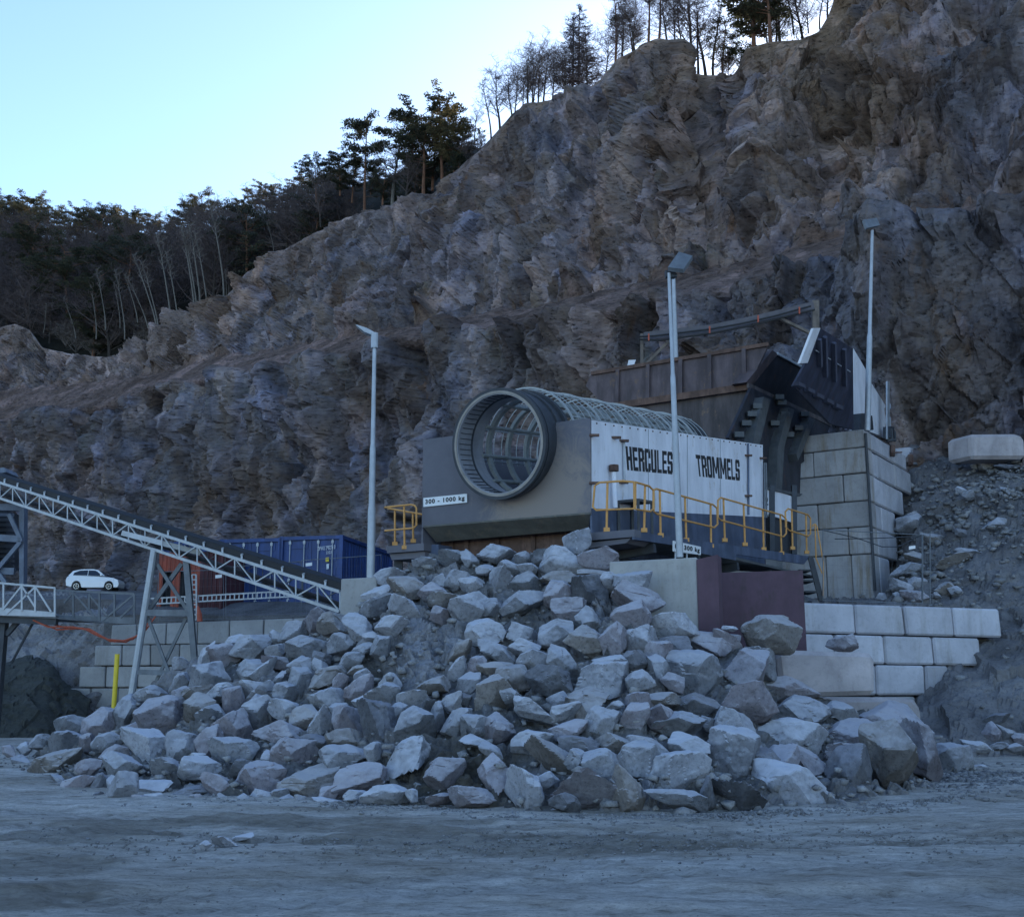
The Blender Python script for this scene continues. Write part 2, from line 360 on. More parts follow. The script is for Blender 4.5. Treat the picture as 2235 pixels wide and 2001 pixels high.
nz = fbm(p/14, 4, 31).reshape(G.shape[:2]); nf = fbm(p/3, 4, 35).reshape(G.shape[:2])
soil = np.clip(np.where(rid[:, None] == 1, .95, 0)+0*px_, 0, 1)
soil = blurG(soil[..., None], 3)[..., 0]; soil = np.clip(soil*1.3+nf*.3*(soil > .05), 0, 1)
pale = np.zeros_like(px_)
zl = azel(440, 700)[0]
pale += np.clip((zl-px_)/.12+.35, 0, .75)*(vrow > 225)*(np.clip(nz+.75, 0, 1))          # pale weathered rock on the left shoulder
edge_dist = (rid_end-vrow)
m_ = np.clip((azel(1250, 300)[0]-px_)/.08, 0, 1)
pale += np.clip(1-edge_dist/(62+nz*40), 0, 1)*.55*(edge_dist >= -2)*m_                      # pale stripped lip along the rim
rx, rz = azel(2160, 760); cxy = (px_-rx)/.035; czz = (((G[..., 2]-EYE.z)/G[..., 1])-rz)/.075
pale += np.clip(1.15-np.sqrt(cxy**2+czz**2)-nf*.7, 0, 1)*.6                             # pale scar on the right
rx, rz = azel(1200, 790); cxy = (px_-rx)/.04; czz = (((G[..., 2]-EYE.z)/G[..., 1])-rz)/.03
pale += np.clip(1.1-np.sqrt(cxy**2+czz**2)-nf*.6, 0, 1)*.55
rx, rz = azel(1800, 100); cxy = (px_-rx)/.05; czz = (((G[..., 2]-EYE.z)/G[..., 1])-rz)/.11
tan = np.clip(1.25-np.sqrt(cxy**2+czz**2)-nf*.6, 0, 1)*.8                               # earthy brown rock below the top right rim
tan += np.clip(1-edge_dist/(34+nz*30), 0, 1)*.8*(1-m_)*(edge_dist >= -3)
soil = np.maximum(soil, (vrow > rid_end+2)*1.0+0*px_)
gridmesh('cliff', G2, M_CLIFF, attr={'low': (vrow < 212)*1.0+0*px_, 'cell': celln.reshape(G.shape[:2]), 'soil': soil, 'pale': np.clip(pale, 0, .85), 'tan': np.clip(tan, 0, .9)})

# ---- ground: one sheet to the horizon, finer near the camera
def groundmat():
    m, nt, b = newmat('dusty_ground'); co = coords(nt)
    n1 = noise(nt, coords(nt, scale=(.55, 1.3, 1)), .55, 6, .6, .5); n2 = noise(nt, coords(nt, scale=(.6, 1.5, 1)), 5, 9, .78); n3 = noise(nt, coords(nt, scale=(.9, 1.3, 1)), 22, 7, .85)
    c = ramp(nt, n1, [(.34, (.53, .475, .41)), (.44, (.67, .615, .555)), (.54, (.76, .715, .665)), (.7, (.8, .765, .725))])
    c = mixc(nt, .9, c, ramp(nt, n2, [(.34, (.42, .4, .37)), (.46, (.82, .81, .8)), (.58, (1.0,)*3), (.75, (1.12,)*3)]), 'MULTIPLY')
    n4 = noise(nt, coords(nt, scale=(.7, 1.6, 1)), 1.7, 10, .8, .4); c = mixc(nt, .8, c, ramp(nt, n4, [(.36, (.55, .53, .5)), (.5, (.95,)*3), (.66, (1.15,)*3)]), 'MULTIPLY')
    c = mixc(nt, .65, c, ramp(nt, n3, [(.38, (.3,)*3), (.46, (.85,)*3), (.56, (1,)*3)]), 'MULTIPLY')
    w_ = attr_fac(nt, 'wet'); c = mixc(nt, w_, c, ramp(nt, n2, [(.3, (.16, .14, .11)), (.6, (.3, .265, .22))]))
    nt.links.new(c, b.inputs['Base Color']); b.inputs['Roughness'].default_value = .93; b.inputs['Specular IOR Level'].default_value = .2
    h = math_(nt, 'ADD', math_(nt, 'MULTIPLY', n2, 1.0), math_(nt, 'MULTIPLY', n3, .35)); bump(nt, b, h, 1.0, .09)
    return m
M_GROUND = groundmat()
ys = np.concatenate([[-400, -100, -30, -8, 0, 3], np.linspace(5, 28, 300), np.linspace(28.3, 60, 60), [80, 150, 400, 900, 2500]])
xs_ = np.concatenate([[-2500, -600, -150, -60], np.linspace(-34, 34, 620), [60, 150, 600, 2500]])
X, Y = np.meshgrid(xs_, ys); q = np.stack([X, Y, 0*X], -1).reshape(-1, 3)
def gx(px, py):                             # ground point seen at a pixel
    a, e = azel(px, py); t = -EYE.z/e; return a*t, t
def rut(px0, py0, px1, py1, wd=.3):
    x0, y0 = gx(px0, py0); x1, y1 = gx(px1, py1); L = math.hypot(x1-x0, y1-y0); ux, uy = (x1-x0)/L, (y1-y0)/L
    s_ = (X-x0)*ux+(Y-y0)*uy; t_ = -(X-x0)*uy+(Y-y0)*ux+.15*np.sin(s_*.5); return np.exp(-(t_/wd)**4)*(s_ > 0)*(s_ < L)*(.6+.4*np.sin(s_*2*math.pi/.33+np.sign(t_)*1.2)), t_
near = np.clip(1-(np.abs(Y-16)-16)/20, 0, 1)*np.clip(1-(np.abs(X)-25)/9, 0, 1)
Z = (fbm(q/np.array([4, 1.6, 1]), 3, 50)*.03+fbm(q/np.array([.6, .3, 1]), 3, 60)*.018).reshape(X.shape)
lump = np.abs(fbm(q/np.array([.22, .14, 1]), 2, 64)).reshape(X.shape)
wet = np.zeros_like(X)
for (px, py, rx, ry, s) in [(330, 1790, 2.8, .7, .9), (620, 1800, 3.0, .75, .85), (900, 1828, 2.4, .6, .8), (430, 1818, 2.6, .45, .8), (760, 1838, 1.5, .3, .85), (1250, 1840, 2.6, .8, .75), (1150, 1805, 2.5, .35, .5), (1500, 1790, 4, .3, .35), (60, 1880, .9, .9, .75), (40, 1960, .8, .8, .8), (130, 1830, 1.2, .5, .5), (1300, 1925, .6, .4, .4), (1150, 1988, .8, .25, .4), (60, 1700, 3, .8, .6), (1900, 1820, 3, .3, .35), (2150, 1835, 2, .2, .5), (2050, 1910, 1.3, .25, .35), (1700, 1600, 9, 4, .4), (-100, 1640, 6, 3, .3)]:
    x0, y0 = gx(px, py); wet = np.maximum(wet, s*np.exp(-(((X-x0)/rx)**2+((Y-y0)/ry)**2)**1.3))
rough_n = fbm(q/np.array([1.2, .5, 1]), 4, 70).reshape(X.shape)
wet = np.clip((wet*(1.2+rough_n*1.1)-.28)*1.8, 0, .68)
Z += lump*wet*.06+lump*.012
Z -= .02*wet
trk = np.zeros_like(X)
for r_ in ((1050, 1822, 2300, 1800), (1250, 1846, 2300, 1822), (-50, 1760, 700, 1800), (-50, 1795, 800, 1835), (1500, 1905, 2300, 1870), (300, 1990, 1500, 1900), (100, 1965, 1300, 1880), (1700, 1960, 2300, 1935)):
    m_r, _t = rut(*r_); trk = np.maximum(trk, m_r)
Z -= .045*trk
gridmesh('ground', np.stack([X, Y, Z*near], -1), M_GROUND, attr={'wet': np.clip(wet+.34*trk, 0, .9)}, smooth=True)

# ---- upper bench the plant, the containers and the car stand on
def zt(X, Y): return float(np.interp(Y, [39, 41, 43.5, 60, 94, 130], [3.85, 3.98, 4.72, 6.2, 9.05, 11.5]))
M_SPOIL = rockmat('spoil', [(.3, (.11, .103, .104)), (.5, (.19, .181, .184)), (.7, (.27, .26, .265))], .8, bscale=1.5)
def wall_front(x):                          # front edge of the bench
    return np.interp(x, [-60, -16, -14.6, -7.0, -6, 5.5, 7, 14], [52, 47, 41.35, 41.35, 33.8, 33.8, 31.5, 34.2])
xs2 = np.linspace(-75, 40, 300); t2 = np.linspace(0, 1, 70)
Gt = np.zeros((70, 300, 3))
for j, x in enumerate(xs2):
    y0 = float(wall_front(x)); yy = y0+(135-y0)*t2**1.6
    Gt[:, j, 0] = x; Gt[:, j, 1] = yy
    zr = np.interp(yy, [39, 41, 43.5, 60, 94, 130], [3.85, 3.98, 4.72, 6.2, 9.05, 11.5]); zr = np.where(yy < 41, 3.75+.03*(yy-34), zr); Gt[:, j, 2] = zr
Gt[..., 2] += (fbm(Gt.reshape(-1, 3)/np.array([2, 2, 9e9]), 4, 80)*.06).reshape(70, 300)
Gt = np.concatenate([Gt[:1], Gt]); Gt[0, :, 2] = -.3; Gt[0, :, 1] += .05
gridmesh('quarry_bench', Gt, M_SPOIL)
# rubble slopes: [(px,py,Y)...] rows from foot to head
def slope(name, rows, counts, step, amp, seed, mat, pxr, zbot=None):
    Ab = np.array([azel(x, 1400)[0] for x in np.arange(pxr[0], pxr[1], step)])
    rr = [rowpts(r, Ab) for r in rows]
    if zbot is not None: rr[0][:, 2] = zbot
    G = blend_rows(rr, counts); G = blurG(G, 3); N = gnormals(blurG(G, 4)); p = G.reshape(-1, 3)
    d = facet(p/np.array([1.6, 1.6, 1.6]), seed, 1.6)*amp+facet(p/.55, seed+1, 1.8)*amp*.5+fbm(p/.22, 2, seed+2)*amp*.14
    G = G+N*d.reshape(G.shape[:2])[..., None]; return gridmesh(name, G, mat), G
_, G_RS = slope('rubble_slope', [[(1700, 1636, 29.6), (1950, 1640, 29), (2000, 1660, 27.2), (2235, 1650, 27.6), (2700, 1640, 28), (3400, 1640, 25)],
    [(1700, 1560, 31.9), (1960, 1530, 31.7), (2080, 1450, 31.3), (2235, 1420, 31), (2700, 1400, 31), (3400, 1400, 27)],
    [(1700, 1330, 33.2), (1960, 1325, 33.2), (2080, 1318, 33.3), (2200, 1300, 33.8), (2700, 1270, 33.5), (3400, 1270, 30)],
    [(1700, 1300, 41), (1930, 1292, 40.5), (1960, 1230, 40.5), (2000, 1180, 39.5), (2120, 1120, 38.5), (2235, 1090, 38.2), (2700, 1070, 37.5), (3400, 1070, 33)],
    [(1700, 1250, 44.5), (1890, 1100, 45), (1940, 985, 46), (1985, 962, 45), (2040, 985, 44.5), (2110, 1003, 43.5), (2235, 1005, 42.5), (2700, 985, 40), (3400, 950, 36)],
    [(1700, 1240, 50), (1890, 1090, 50), (1930, 975, 50), (1985, 955, 49), (2040, 975, 49), (2110, 990, 48), (2235, 990, 47), (2700, 970, 45), (3400, 940, 41)]],
    [34, 40, 26, 50, 14], 5, .26, 90, M_SPOIL, (1700, 3400), -.1)
M_MUD = rockmat('dark_mud', [(.3, (.05, .052, .045)), (.5, (.075, .075, .065)), (.7, (.1, .1, .09))], .4, bscale=.5)
slope('spoil_slope', [[(-900, 1560, 41), (-200, 1560, 41), (0, 1558, 41), (120, 1560, 40.5), (250, 1560, 40.4), (330, 1560, 40.6)],
    [(-900, 1440, 44), (-200, 1440, 44), (0, 1440, 44), (70, 1430, 43.5), (170, 1430, 42.5), (250, 1430, 42), (330, 1430, 42)],
    [(-900, 1340, 50), (-200, 1340, 50), (0, 1345, 48), (150, 1352, 45), (240, 1360, 42.3), (330, 1360, 42.2)],
    [(-900, 1300, 68), (-200, 1300, 68), (0, 1300, 64), (150, 1300, 56), (240, 1320, 47), (330, 1330, 46)]],
    [34, 34, 20], 5, .3, 100, M_SPOIL, (-900, 330), 0)
slope('mud_bank', [[(-900, 1600, 35.5), (-200, 1600, 35.5), (0, 1594, 36.5), (80, 1592, 36.8), (150, 1585, 38), (200, 1575, 39.5)],
    [(-900, 1440, 41), (-200, 1440, 41), (0, 1446, 41.2), (60, 1436, 41.5), (110, 1452, 41), (140, 1500, 40.6), (200, 1535, 40.3)],
    [(-900, 1440, 46), (-200, 1440, 46), (0, 1452, 46), (60, 1436, 46), (120, 1448, 44), (160, 1485, 43), (200, 1540, 42)]],
    [40, 8], 4, .2, 110, M_MUD, (-900, 205), -.1)

# ---- wooded hillside behind the left shoulder
M_WOODSOIL = rockmat('forest_floor', [(.3, (.012, .011, .008)), (.5, (.022, .02, .014)), (.7, (.04, .034, .022))], .3, bscale=.5)
Aw = np.array([azel(x, 600)[0] for x in np.arange(-900, 1240, 12)])
hillfoot = dd([(-800, 700, 150), (0, 690, 134), (85, 700, 131), (230, 722, 124), (335, 676, 122), (450, 606, 119), (560, 515, 114), (690, 446, 108), (860, 398, 101), (960, 305, 96), (1040, 222, 92), (1130, 205, 90)])
hilltop = dd([(-800, 500, 200), (0, 478, 178), (200, 470, 172), (400, 452, 165), (560, 418, 156), (690, 372, 148), (860, 325, 130), (960, 285, 112), (1040, 215, 100), (1130, 200, 96)])
W0 = rowpts(hillfoot, Aw); W1 = rowpts(hilltop, Aw); W2 = W1+np.stack([Aw*150, 150+0*Aw, -16+0*Aw], 1)
W0[:, 2] -= 1.0
GW = blend_rows([W0, W1, W2], [30, 8]); GW[..., 2] += (fbm(GW.reshape(-1, 3)/7, 3, 120)*.9).reshape(GW.shape[:2])
gridmesh('hillside', GW, M_WOODSOIL, smooth=True)
# ================================================================ materials of the plant
M_PLATE = paint('dusty_steel_plate', (.15, .144, .165), .75, .05, .2, .8, 0, None, .5, .15)
def _plate():
    m = bpy.data.materials['dusty_steel_plate']; nt = m.node_tree; b = nt.nodes['Principled BSDF']; lk = b.inputs['Base Color'].links[0]; c0 = lk.from_socket
    geo = nt.nodes.new('ShaderNodeNewGeometry'); cpt_ = P(1185, 1085, 25.6); vm = nt.nodes.new('ShaderNodeVectorMath'); vm.operation = 'DISTANCE'; nt.links.new(geo.outputs['Position'], vm.inputs[0]); vm.inputs[1].default_value = cpt_
    n = noise(nt, coords(nt), 2.2, 8, .75, .8); f = math_(nt, 'ADD', math_(nt, 'MULTIPLY', vm.outputs['Value'], -.42), math_(nt, 'MULTIPLY', n, 1.5)); f = ramp(nt, f, [(0.0, (0, 0, 0)), (.38, (.9,)*3)])
    nt.links.new(mixc(nt, f, c0, (.28, .232, .2)), b.inputs['Base Color'])
_plate()
M_DARKPL = paint('dark_steel', (.05, .055, .065), .6, .2, .3, 3)
M_BLUEGREY = paint('blue_grey_steel', (.1, .125, .19), .6, .1, .3, 2, .25)
M_WHITE = paint('white_paint', (.8, .8, .85), .5, 0, .08, .8, .14, (.45, .36, .27), .22, .08)
M_BLACK = paint('black_lettering', (.02, .02, .022), .6, 0, .2, 6)
M_RUST = paint('rusty_steel', (.17, .1, .075), .85, .1, .35, 2.5, .3, (.08, .045, .035), .5, .3)
M_HOP = paint('hopper_steel', (.135, .1, .105), .75, .1, .3, 1.5, .4, (.2, .12, .07), .25, .15)
M_HOPTAN = paint('hopper_tan', (.105, .085, .085), .8, 0, .25, 1.2, .4, (.24, .15, .09), .2, .15)
M_HOPDARK = paint('hopper_dark', (.03, .031, .042), .7, .1, .35, 2, .3, (.07, .035, .03), .3, .2)
M_NAVY = paint('hopper_navy', (.045, .05, .085), .6, .1, .3, 2, .4, (.08, .04, .035), .25, .15)
M_RIB = paint('rib_steel', (.095, .1, .105), .7, .1, .3, 3, .2)
M_YEL = paint('orange_rail_paint', (.68, .33, .09), .55, 0, .2, 6, 0, (.3, .12, .05), .2, .05)
M_GALV = paint('galvanised_steel', (.42, .44, .47), .5, .4, .15, 5, .1)
M_GALVD = paint('weathered_galvanised', (.2, .215, .235), .6, .3, .25, 4, .2)
M_RED = paint('red_primer', (.115, .066, .088), .8, 0, .3, 1.0, .12, (.075, .05, .055), .4, .2)
M_LINER = paint('worn_liner', (.32, .32, .345), .6, .2, .2, 2, .15)
M_GUARD = paint('guard_rods', (.4, .42, .43), .55, .2, .15, 6)
M_BAND = paint('drum_bands', (.27, .285, .28), .65, .2, .25, 5, 0, (.2, .17, .15), .3)
M_RUBBER = paint('conveyor_belt', (.014, .014, .017), .7, 0, .3, 6)
M_WOOD = paint('weathered_timber', (.2, .165, .14), .85, 0, .3, 4, .3)
M_CABLE = paint('black_cable', (.012, .012, .014), .5, 0, .1, 8)
M_ORANGE = paint('orange_hose', (.45, .09, .045), .6, 0, .2, 6)
M_YPOST = paint('yellow_post', (.75, .55, .03), .5, 0, .12, 6)
M_LENS = paint('lamp_glass', (.2, .23, .24), .2, 0, .15, 8)
M_SIGN = paint('sign_white', (.8, .8, .8), .5, 0, .04, 5)
def concmat(name, base, var=.2, stain=(.2, .17, .11), st=.35, warm=.5):
    m, nt, b = newmat(name); co = coords(nt); oi = nt.nodes.new('ShaderNodeObjectInfo')
    add = nt.nodes.new('ShaderNodeVectorMath'); nt.links.new(co, add.inputs[0]); nt.links.new(math_(nt, 'MULTIPLY', oi.outputs['Random'], 50.0), add.inputs[1]); co = add.outputs[0]
    n1 = noise(nt, co, 1.1, 6, .6, .4); d = tuple(c*(1-var) for c in base); l = tuple(min(.9, c*(1+var)) for c in base)
    c = ramp(nt, n1, [(.3, d), (.7, l)])
    br = math_(nt, 'MULTIPLY_ADD', oi.outputs['Random'], .3); br.node.inputs[2].default_value = .85
    cc = nt.nodes.new('ShaderNodeCombineColor')
    for k in range(3): nt.links.new(br, cc.inputs[k])
    c = mixc(nt, 1.0, c, cc.outputs[0], 'MULTIPLY')
    mp = nt.nodes.new('ShaderNodeMapping'); mp.inputs['Scale'].default_value = (2.2, 2.2, .3); nt.links.new(co, mp.inputs[0])
    n2 = noise(nt, mp.outputs[0], 1.0, 6, .7); c = mixc(nt, ramp(nt, n2, [(.52, (0, 0, 0)), (.68, (st,)*3)]), c, stain)
    n3 = noise(nt, co, 9, 6, .8); c = mixc(nt, .55, c, ramp(nt, n3, [(.3, (.6,)*3), (.48, (1,)*3)]), 'MULTIPLY')
    nt.links.new(c, b.inputs['Base Color']); b.inputs['Roughness'].default_value = .92; b.inputs['Specular IOR Level'].default_value = .2
    bump(nt, b, math_(nt, 'ADD', n3, math_(nt, 'MULTIPLY', n1, 1.5)), .35, .02); return m
M_CONC = concmat('pale_concrete', (.46, .45, .48)); M_CONCG = concmat('stained_concrete', (.36, .345, .345), .2, (.2, .13, .05), .6)
M_CONCP = concmat('pinkish_concrete', (.4, .36, .36), .25, (.22, .18, .15), .4); M_CONCD = concmat('grey_concrete', (.36, .35, .345), .15, (.2, .18, .14), .3)

# ================================================================ text laid on a surface
def lettering(txt, TL, TR, BR, BL, mat, parent, nrm, bold=.03, thick=.012, name='lettering'):
    cu = bpy.data.curves.new('t', 'FONT'); cu.body = txt; cu.offset = bold; cu.space_character = 1.12+bold*2.2
    to = bpy.data.objects.new('t', cu); COL.objects.link(to)
    me = bpy.data.meshes.new_from_object(to.evaluated_get(bpy.context.evaluated_depsgraph_get()))
    bpy.data.objects.remove(to); xs = [v.co.x for v in me.vertices]; ys_ = [v.co.y for v in me.vertices]
    x0, x1, y0, y1 = min(xs), max(xs), min(ys_), max(ys_); mb = MB(); n = V(nrm).normalized()
    vs = []
    for v in me.vertices:
        a = (v.co.x-x0)/(x1-x0); b = (v.co.y-y0)/(y1-y0)
        vs.append((BL*(1-a)+BR*a)*(1-b)+(TL*(1-a)+TR*a)*b+n*thick)
    mb.add(vs, [tuple(p.vertices) for p in me.polygons]); bpy.data.meshes.remove(me)
    return mb.build(name, mat, parent)
GLY = {'H': [(0,0,.37,1),(.63,0,1,1),(.37,.42,.7,.58)], 'E': [(0,0,.38,1),(.38,.82,1,1),(.38,.43,.92,.58),(.38,0,1,.16)], 'R': [(0,0,.37,1),(.37,.83,.83,1),(.37,.42,.8,.57),(.63,.5,1,.92),(.63,0,1,.42)],
 'C': [(0,.08,.37,.92),(.08,.83,.92,1),(.08,0,.92,.15),(.63,.6,1,.92),(.63,.08,1,.38)], 'U': [(0,.08,.37,1),(.63,.08,1,1),(.08,0,.92,.15)], 'L': [(0,0,.34,1),(.34,0,1,.16)],
 'S': [(0,.52,.37,.92),(.08,.83,.92,1),(.63,.66,1,.92),(.08,.43,.92,.58),(.63,.08,1,.5),(.08,0,.92,.15),(0,.08,.37,.34)], 'T': [(.34,0,.66,.84),(0,.82,1,1)], 'O': [(0,.08,.37,.92),(.63,.08,1,.92),(.08,.83,.92,1),(.08,0,.92,.15)],
 'M': [(0,0,.25,1),(.75,0,1,1),((.06,1),(.3,1),(.57,.22),(.43,.22)),((.94,1),(.7,1),(.43,.22),(.57,.22))]}
def block_letters(txt, TL, TR, BR, BL, mat, parent, nrm):
    n = V(nrm).normalized(); ws = [{'M': 1.5, 'E': .86, 'L': .84, 'T': .95}.get(c, 1) for c in txt]; gap = .13; tot = sum(ws)+gap*(len(txt)-1); x = 0
    for c, wd in zip(txt, ws):
        mb = MB()
        for k, g_ in enumerate(GLY[c]):
            if isinstance(g_[0], tuple): q = g_
            else: q = ((g_[0], g_[1]), (g_[2], g_[1]), (g_[2], g_[3]), (g_[0], g_[3]))
            pts = []
            for a, b in q:
                a = (x+a*wd)/tot; pts.append((BL*(1-a)+BR*a)*(1-b)+(TL*(1-a)+TR*a)*b+n*.008)
            mb.prism(pts, n*(.004+.0015*k))
        mb.build('letter', mat, parent); x += wd+gap
def sign(parent, name, TL, TR, BR, BL, nrm, txt, bold=.04, top_label=None):
    n = V(nrm).normalized(); mb = MB().prism([BL, BR, TR, TL], n*.02); s = mb.build(name, M_SIGN, parent)
    def q(a, b): return (BL*(1-a)+BR*a)*(1-b)+(TL*(1-a)+TR*a)*b
    lettering(txt, q(.05, .8), q(.95, .8), q(.95, .14), q(.05, .14), M_BLACK, s, n, bold, .026); return s

# ================================================================ trommel screen
u = V((math.cos(R(57)), math.sin(R(57)), 0)); w_ = V((-math.sin(R(57)), math.cos(R(57)), 0)); Z1 = V((0, 0, 1))
K = P(1290, 1122, 25.0); FR = Plane(K, w_); SD = Plane(K, u); nF = -u; nS = -w_
AX = V((u.x*math.cos(R(6.5)), u.y*math.cos(R(6.5)), math.sin(R(6.5))))
tr = thing('trommel_screen', 'large trommel with an open steel drum in a grey and white housing lettered in black', 'screening machine', (K.x, K.y+4, 4.7))
Cf = FR.h(1087, 968, .55); RB = 1.235; Cp = Cf+AX*.55
zTL = FR.h(926, 959); zTR = FR.h(1290, 912); zBL = FR.h(926, 1151); zBR = FR.h(1290, 1122)
S = (zTL-zTR).dot(w_); sc = (Cp-K).dot(w_); pts = []
N_ = 90
mbp = MB(); top = []; bot = []
for i in range(N_+1):
    s = S*i/N_; t = i/N_; zt_ = zTR.z*(1-t)+zTL.z*t; zb = zBR.z*(1-t)+zBL.z*t
    if abs(s-sc) < RB-.02: zt_ = min(zt_, Cp.z-math.sqrt((RB-.02)**2-(s-sc)**2))
    top.append(V((K.x, K.y, 0))+w_*s+Z1*zt_); bot.append(V((K.x, K.y, 0))+w_*s+Z1*zb)
for i in range(N_): mbp.prism([bot[i], bot[i+1], top[i+1], top[i]], u*.06)
fp = mbp.build('front_plate', M_PLATE, tr)
b0, b1 = FR.h(952, 1183, -.4), FR.h(1284, 1155, -.4)
MB().prism([zBL+nF*.03, zBR+nF*.03, b1, b0], Z1*.04).build('front_lip', paint('lip_steel', (.13, .125, .11), .8, 0, .3, 3, 0, (.2, .16, .12), .4), fp)
sign(fp, 'sign', *[FR.h(x, y, .02) for x, y in ((925, 1087), (1020, 1077.5), (1020.5, 1096.5), (925, 1106.5))], nF, '300 - 1000 kg')
# chute below the lip
mb = MB().prism([FR.h(x, y, -.75) for x, y in ((962, 1180), (1275, 1152), (1275, 1330), (962, 1330))], u*.05); ch = mb.build('discharge_chute', M_RUST, tr)
mb = MB()
for x in (985, 1018, 1085, 1163, 1238):
    mb.beam(FR.h(x, 1160, -.72), FR.h(x, 1330, -.72), .1, .1)
mb.build('chute_rib', M_RUST, ch)
# white side and its skirt
wTL, wTR, wBR, wBL = [SD.h(x, y, .01) for x, y in ((1292, 917), (1665, 971), (1665, 1128), (1292, 1109))]
sp = MB().prism([wBL, wBR, wTR, wTL], w_*.06).build('side_panel', M_WHITE, tr)
zD = P(1385, 1166, 24.45).z
def atz(p, z): return V((p.x, p.y, z))
MB().prism([atz(wBL, zD-.25), atz(wBR, zD-.25), wBR, wBL], w_*.05).build('side_skirt', M_BLUEGREY, tr)
block_letters('HERCULES', *[SD.h(x, y) for x, y in ((1364, 973.5), (1467, 986.5), (1467, 1035), (1368, 1026))], M_BLACK, sp, nS)
block_letters('TROMMELS', *[SD.h(x, y) for x, y in ((1517, 992), (1613, 1004), (1614, 1049), (1522, 1039.5))], M_BLACK, sp, nS)
# grey corner return, far side and rear wall of the housing
L_ = (wTR-wTL).dot(u)
far = w_*S
MB().prism([atz(wBL, zD-.25)+far, atz(wBR, zD-.25)+far, wTR+far-Z1*.5, wTL+far], w_*.05).build('far_side', M_PLATE, tr)
MB().prism([atz(wBR, zD-.25), atz(wBR, zD-.25)+far, wTR+far-Z1*.9, wTR-Z1*.9], u*.05).build('rear_plate', M_PLATE, tr)
# trim on the white side: post with cap, hinge bars, hooks, hatch step
mb = MB()
for x in (1415, 1500, 1572): mb.beam(SD.h(x, 917+(x-1292)*.145+2, .012), SD.h(x, 1109+(x-1292)*.051-2, .012), .012, .02)
mb.build('panel_seam', M_GALVD, sp)
mb = MB()
for k in range(26):
    f = (k+.5)/26; mb.abox(wTL.lerp(wTR, f)-Z1*.06+nS*.01, .03, .03, .03)
mb.build('rivet', M_RUST, sp)
mb = MB(); a, b = SD.h(1340, 1030, .12), SD.h(1343, 1108, .12); mb.tube([a, b], .055)
pc = mb.build('post', M_WHITE, tr); MB().tube([a+Z1*.02, a+Z1*.16], .11, 8).build('cap', M_RUST, pc)
for x, y0, y1 in ((1362, 963, 1056), (1633, 968, 1123)):
    MB().beam(SD.h(x, y0, .05), SD.h(x+1, y1, .05), .05, .04).build('hinge_bar', M_BLUEGREY if x > 1400 else M_GALV, tr)
for x, y in ((1297, 950), (1345, 955), (1633, 994), (1633, 1082), (1362, 962), (1665, 1000), (1297, 1054), (1361, 1053)):
    MB().abox(SD.h(x, y, .08), .22, .1, .05).build('hook', M_RUST, tr)
mb = MB(); a = SD.h(1350, 1095, .05); b = SD.h(1380, 1100, .05)
for q in ((a, b), (a+nS*.5, b+nS*.5), (a, a+nS*.5), (b, b+nS*.5)): mb.beam(*q, .06)
for q in (a+nS*.5, b+nS*.5, a, b): mb.beam(q, atz(q, zD), .06)
mb.prism([a, b, b+nS*.5, a+nS*.5], Z1*.03); mb.build('step_frame', M_RIB, tr)
# drum: front ring with liner, cage of hoops and bars, guard hoops above the housing
dr = MB().ring(Cf, AX, RB-.10, RB-.02, 1.05, 64).build('drum', M_LINER, tr, smooth=True)
MB().ring(Cf-AX*.01, AX, RB-.02, RB+.05, .10, 64).ring(Cf+AX*.13, AX, RB-.02, RB+.055, .12, 64).build('front_rim', M_DARKPL, dr, smooth=True)
MB().ring(Cf-AX*.02, AX, RB-.075, RB-.02, .05, 64).build('rim_edge', paint('rim_edge', (.3, .27, .24), .6, .2), dr, smooth=True)
mb = MB()
x0 = (Z1-AX*AX.z).normalized(); y0 = AX.cross(x0)
for k in range(56):
    t = 2*math.pi*k/56; dv = x0*math.cos(t)+y0*math.sin(t); mb.beam(Cf+AX*.08+dv*(RB-.108), Cf+AX*.52+dv*(RB-.108), .012, .02, dv)
mb.ring(Cf+AX*.54, AX, RB-.12, RB-.1, .05, 64); mb.build('liner_seam', M_DARKPL, dr)
MB().ring(Cf+AX*.30, AX, RB-.02, RB+.01, .8, 64).ring(Cf+AX*.65, AX, RB+.01, RB+.06, .08, 64).ring(Cf+AX*1.0, AX, RB, RB+.09, .12, 64).build('riding_ring', M_DARKPL, dr, smooth=True)
LB = 9.3
for k in range(10):
    t = 1.25+k*.86; MB().ring(Cf+AX*t, AX, RB-.13, RB-.05, .15, 48).build('drum_hoop', M_BAND, dr, smooth=True)
for k in range(10):
    t = 2*math.pi*(k+.35)/10; dv = x0*math.cos(t)+y0*math.sin(t); MB().tube([Cf+AX*1.0+dv*(RB-.1), Cf+AX*LB+dv*(RB-.1)], .05, 8).build('drum_bar', M_BAND, dr, smooth=True)
MB().ring(Cf+AX*LB, AX, RB-.2, RB+.1, .2, 64).build('rear_ring', M_DARKPL, dr, smooth=True)
gr = None; mb = MB()
for k in range(24):
    t = 1.2+k*.35
    mb.ring(Cf+AX*t, AX, RB+.15, RB+(.19 if k % 4 == 0 else .166), .045 if k % 4 == 0 else .014, 28, -1.75, 1.75, Z1)
for t in (-1.7, -1.15, -.55, 0, .55, 1.15, 1.7):
    dv = x0*math.cos(t)+y0*math.sin(t); mb.tube([Cf+AX*1.2+dv*(RB+.165), Cf+AX*9.4+dv*(RB+.165)], .017, 6)
mb.build('guard_cage', M_GUARD, tr)
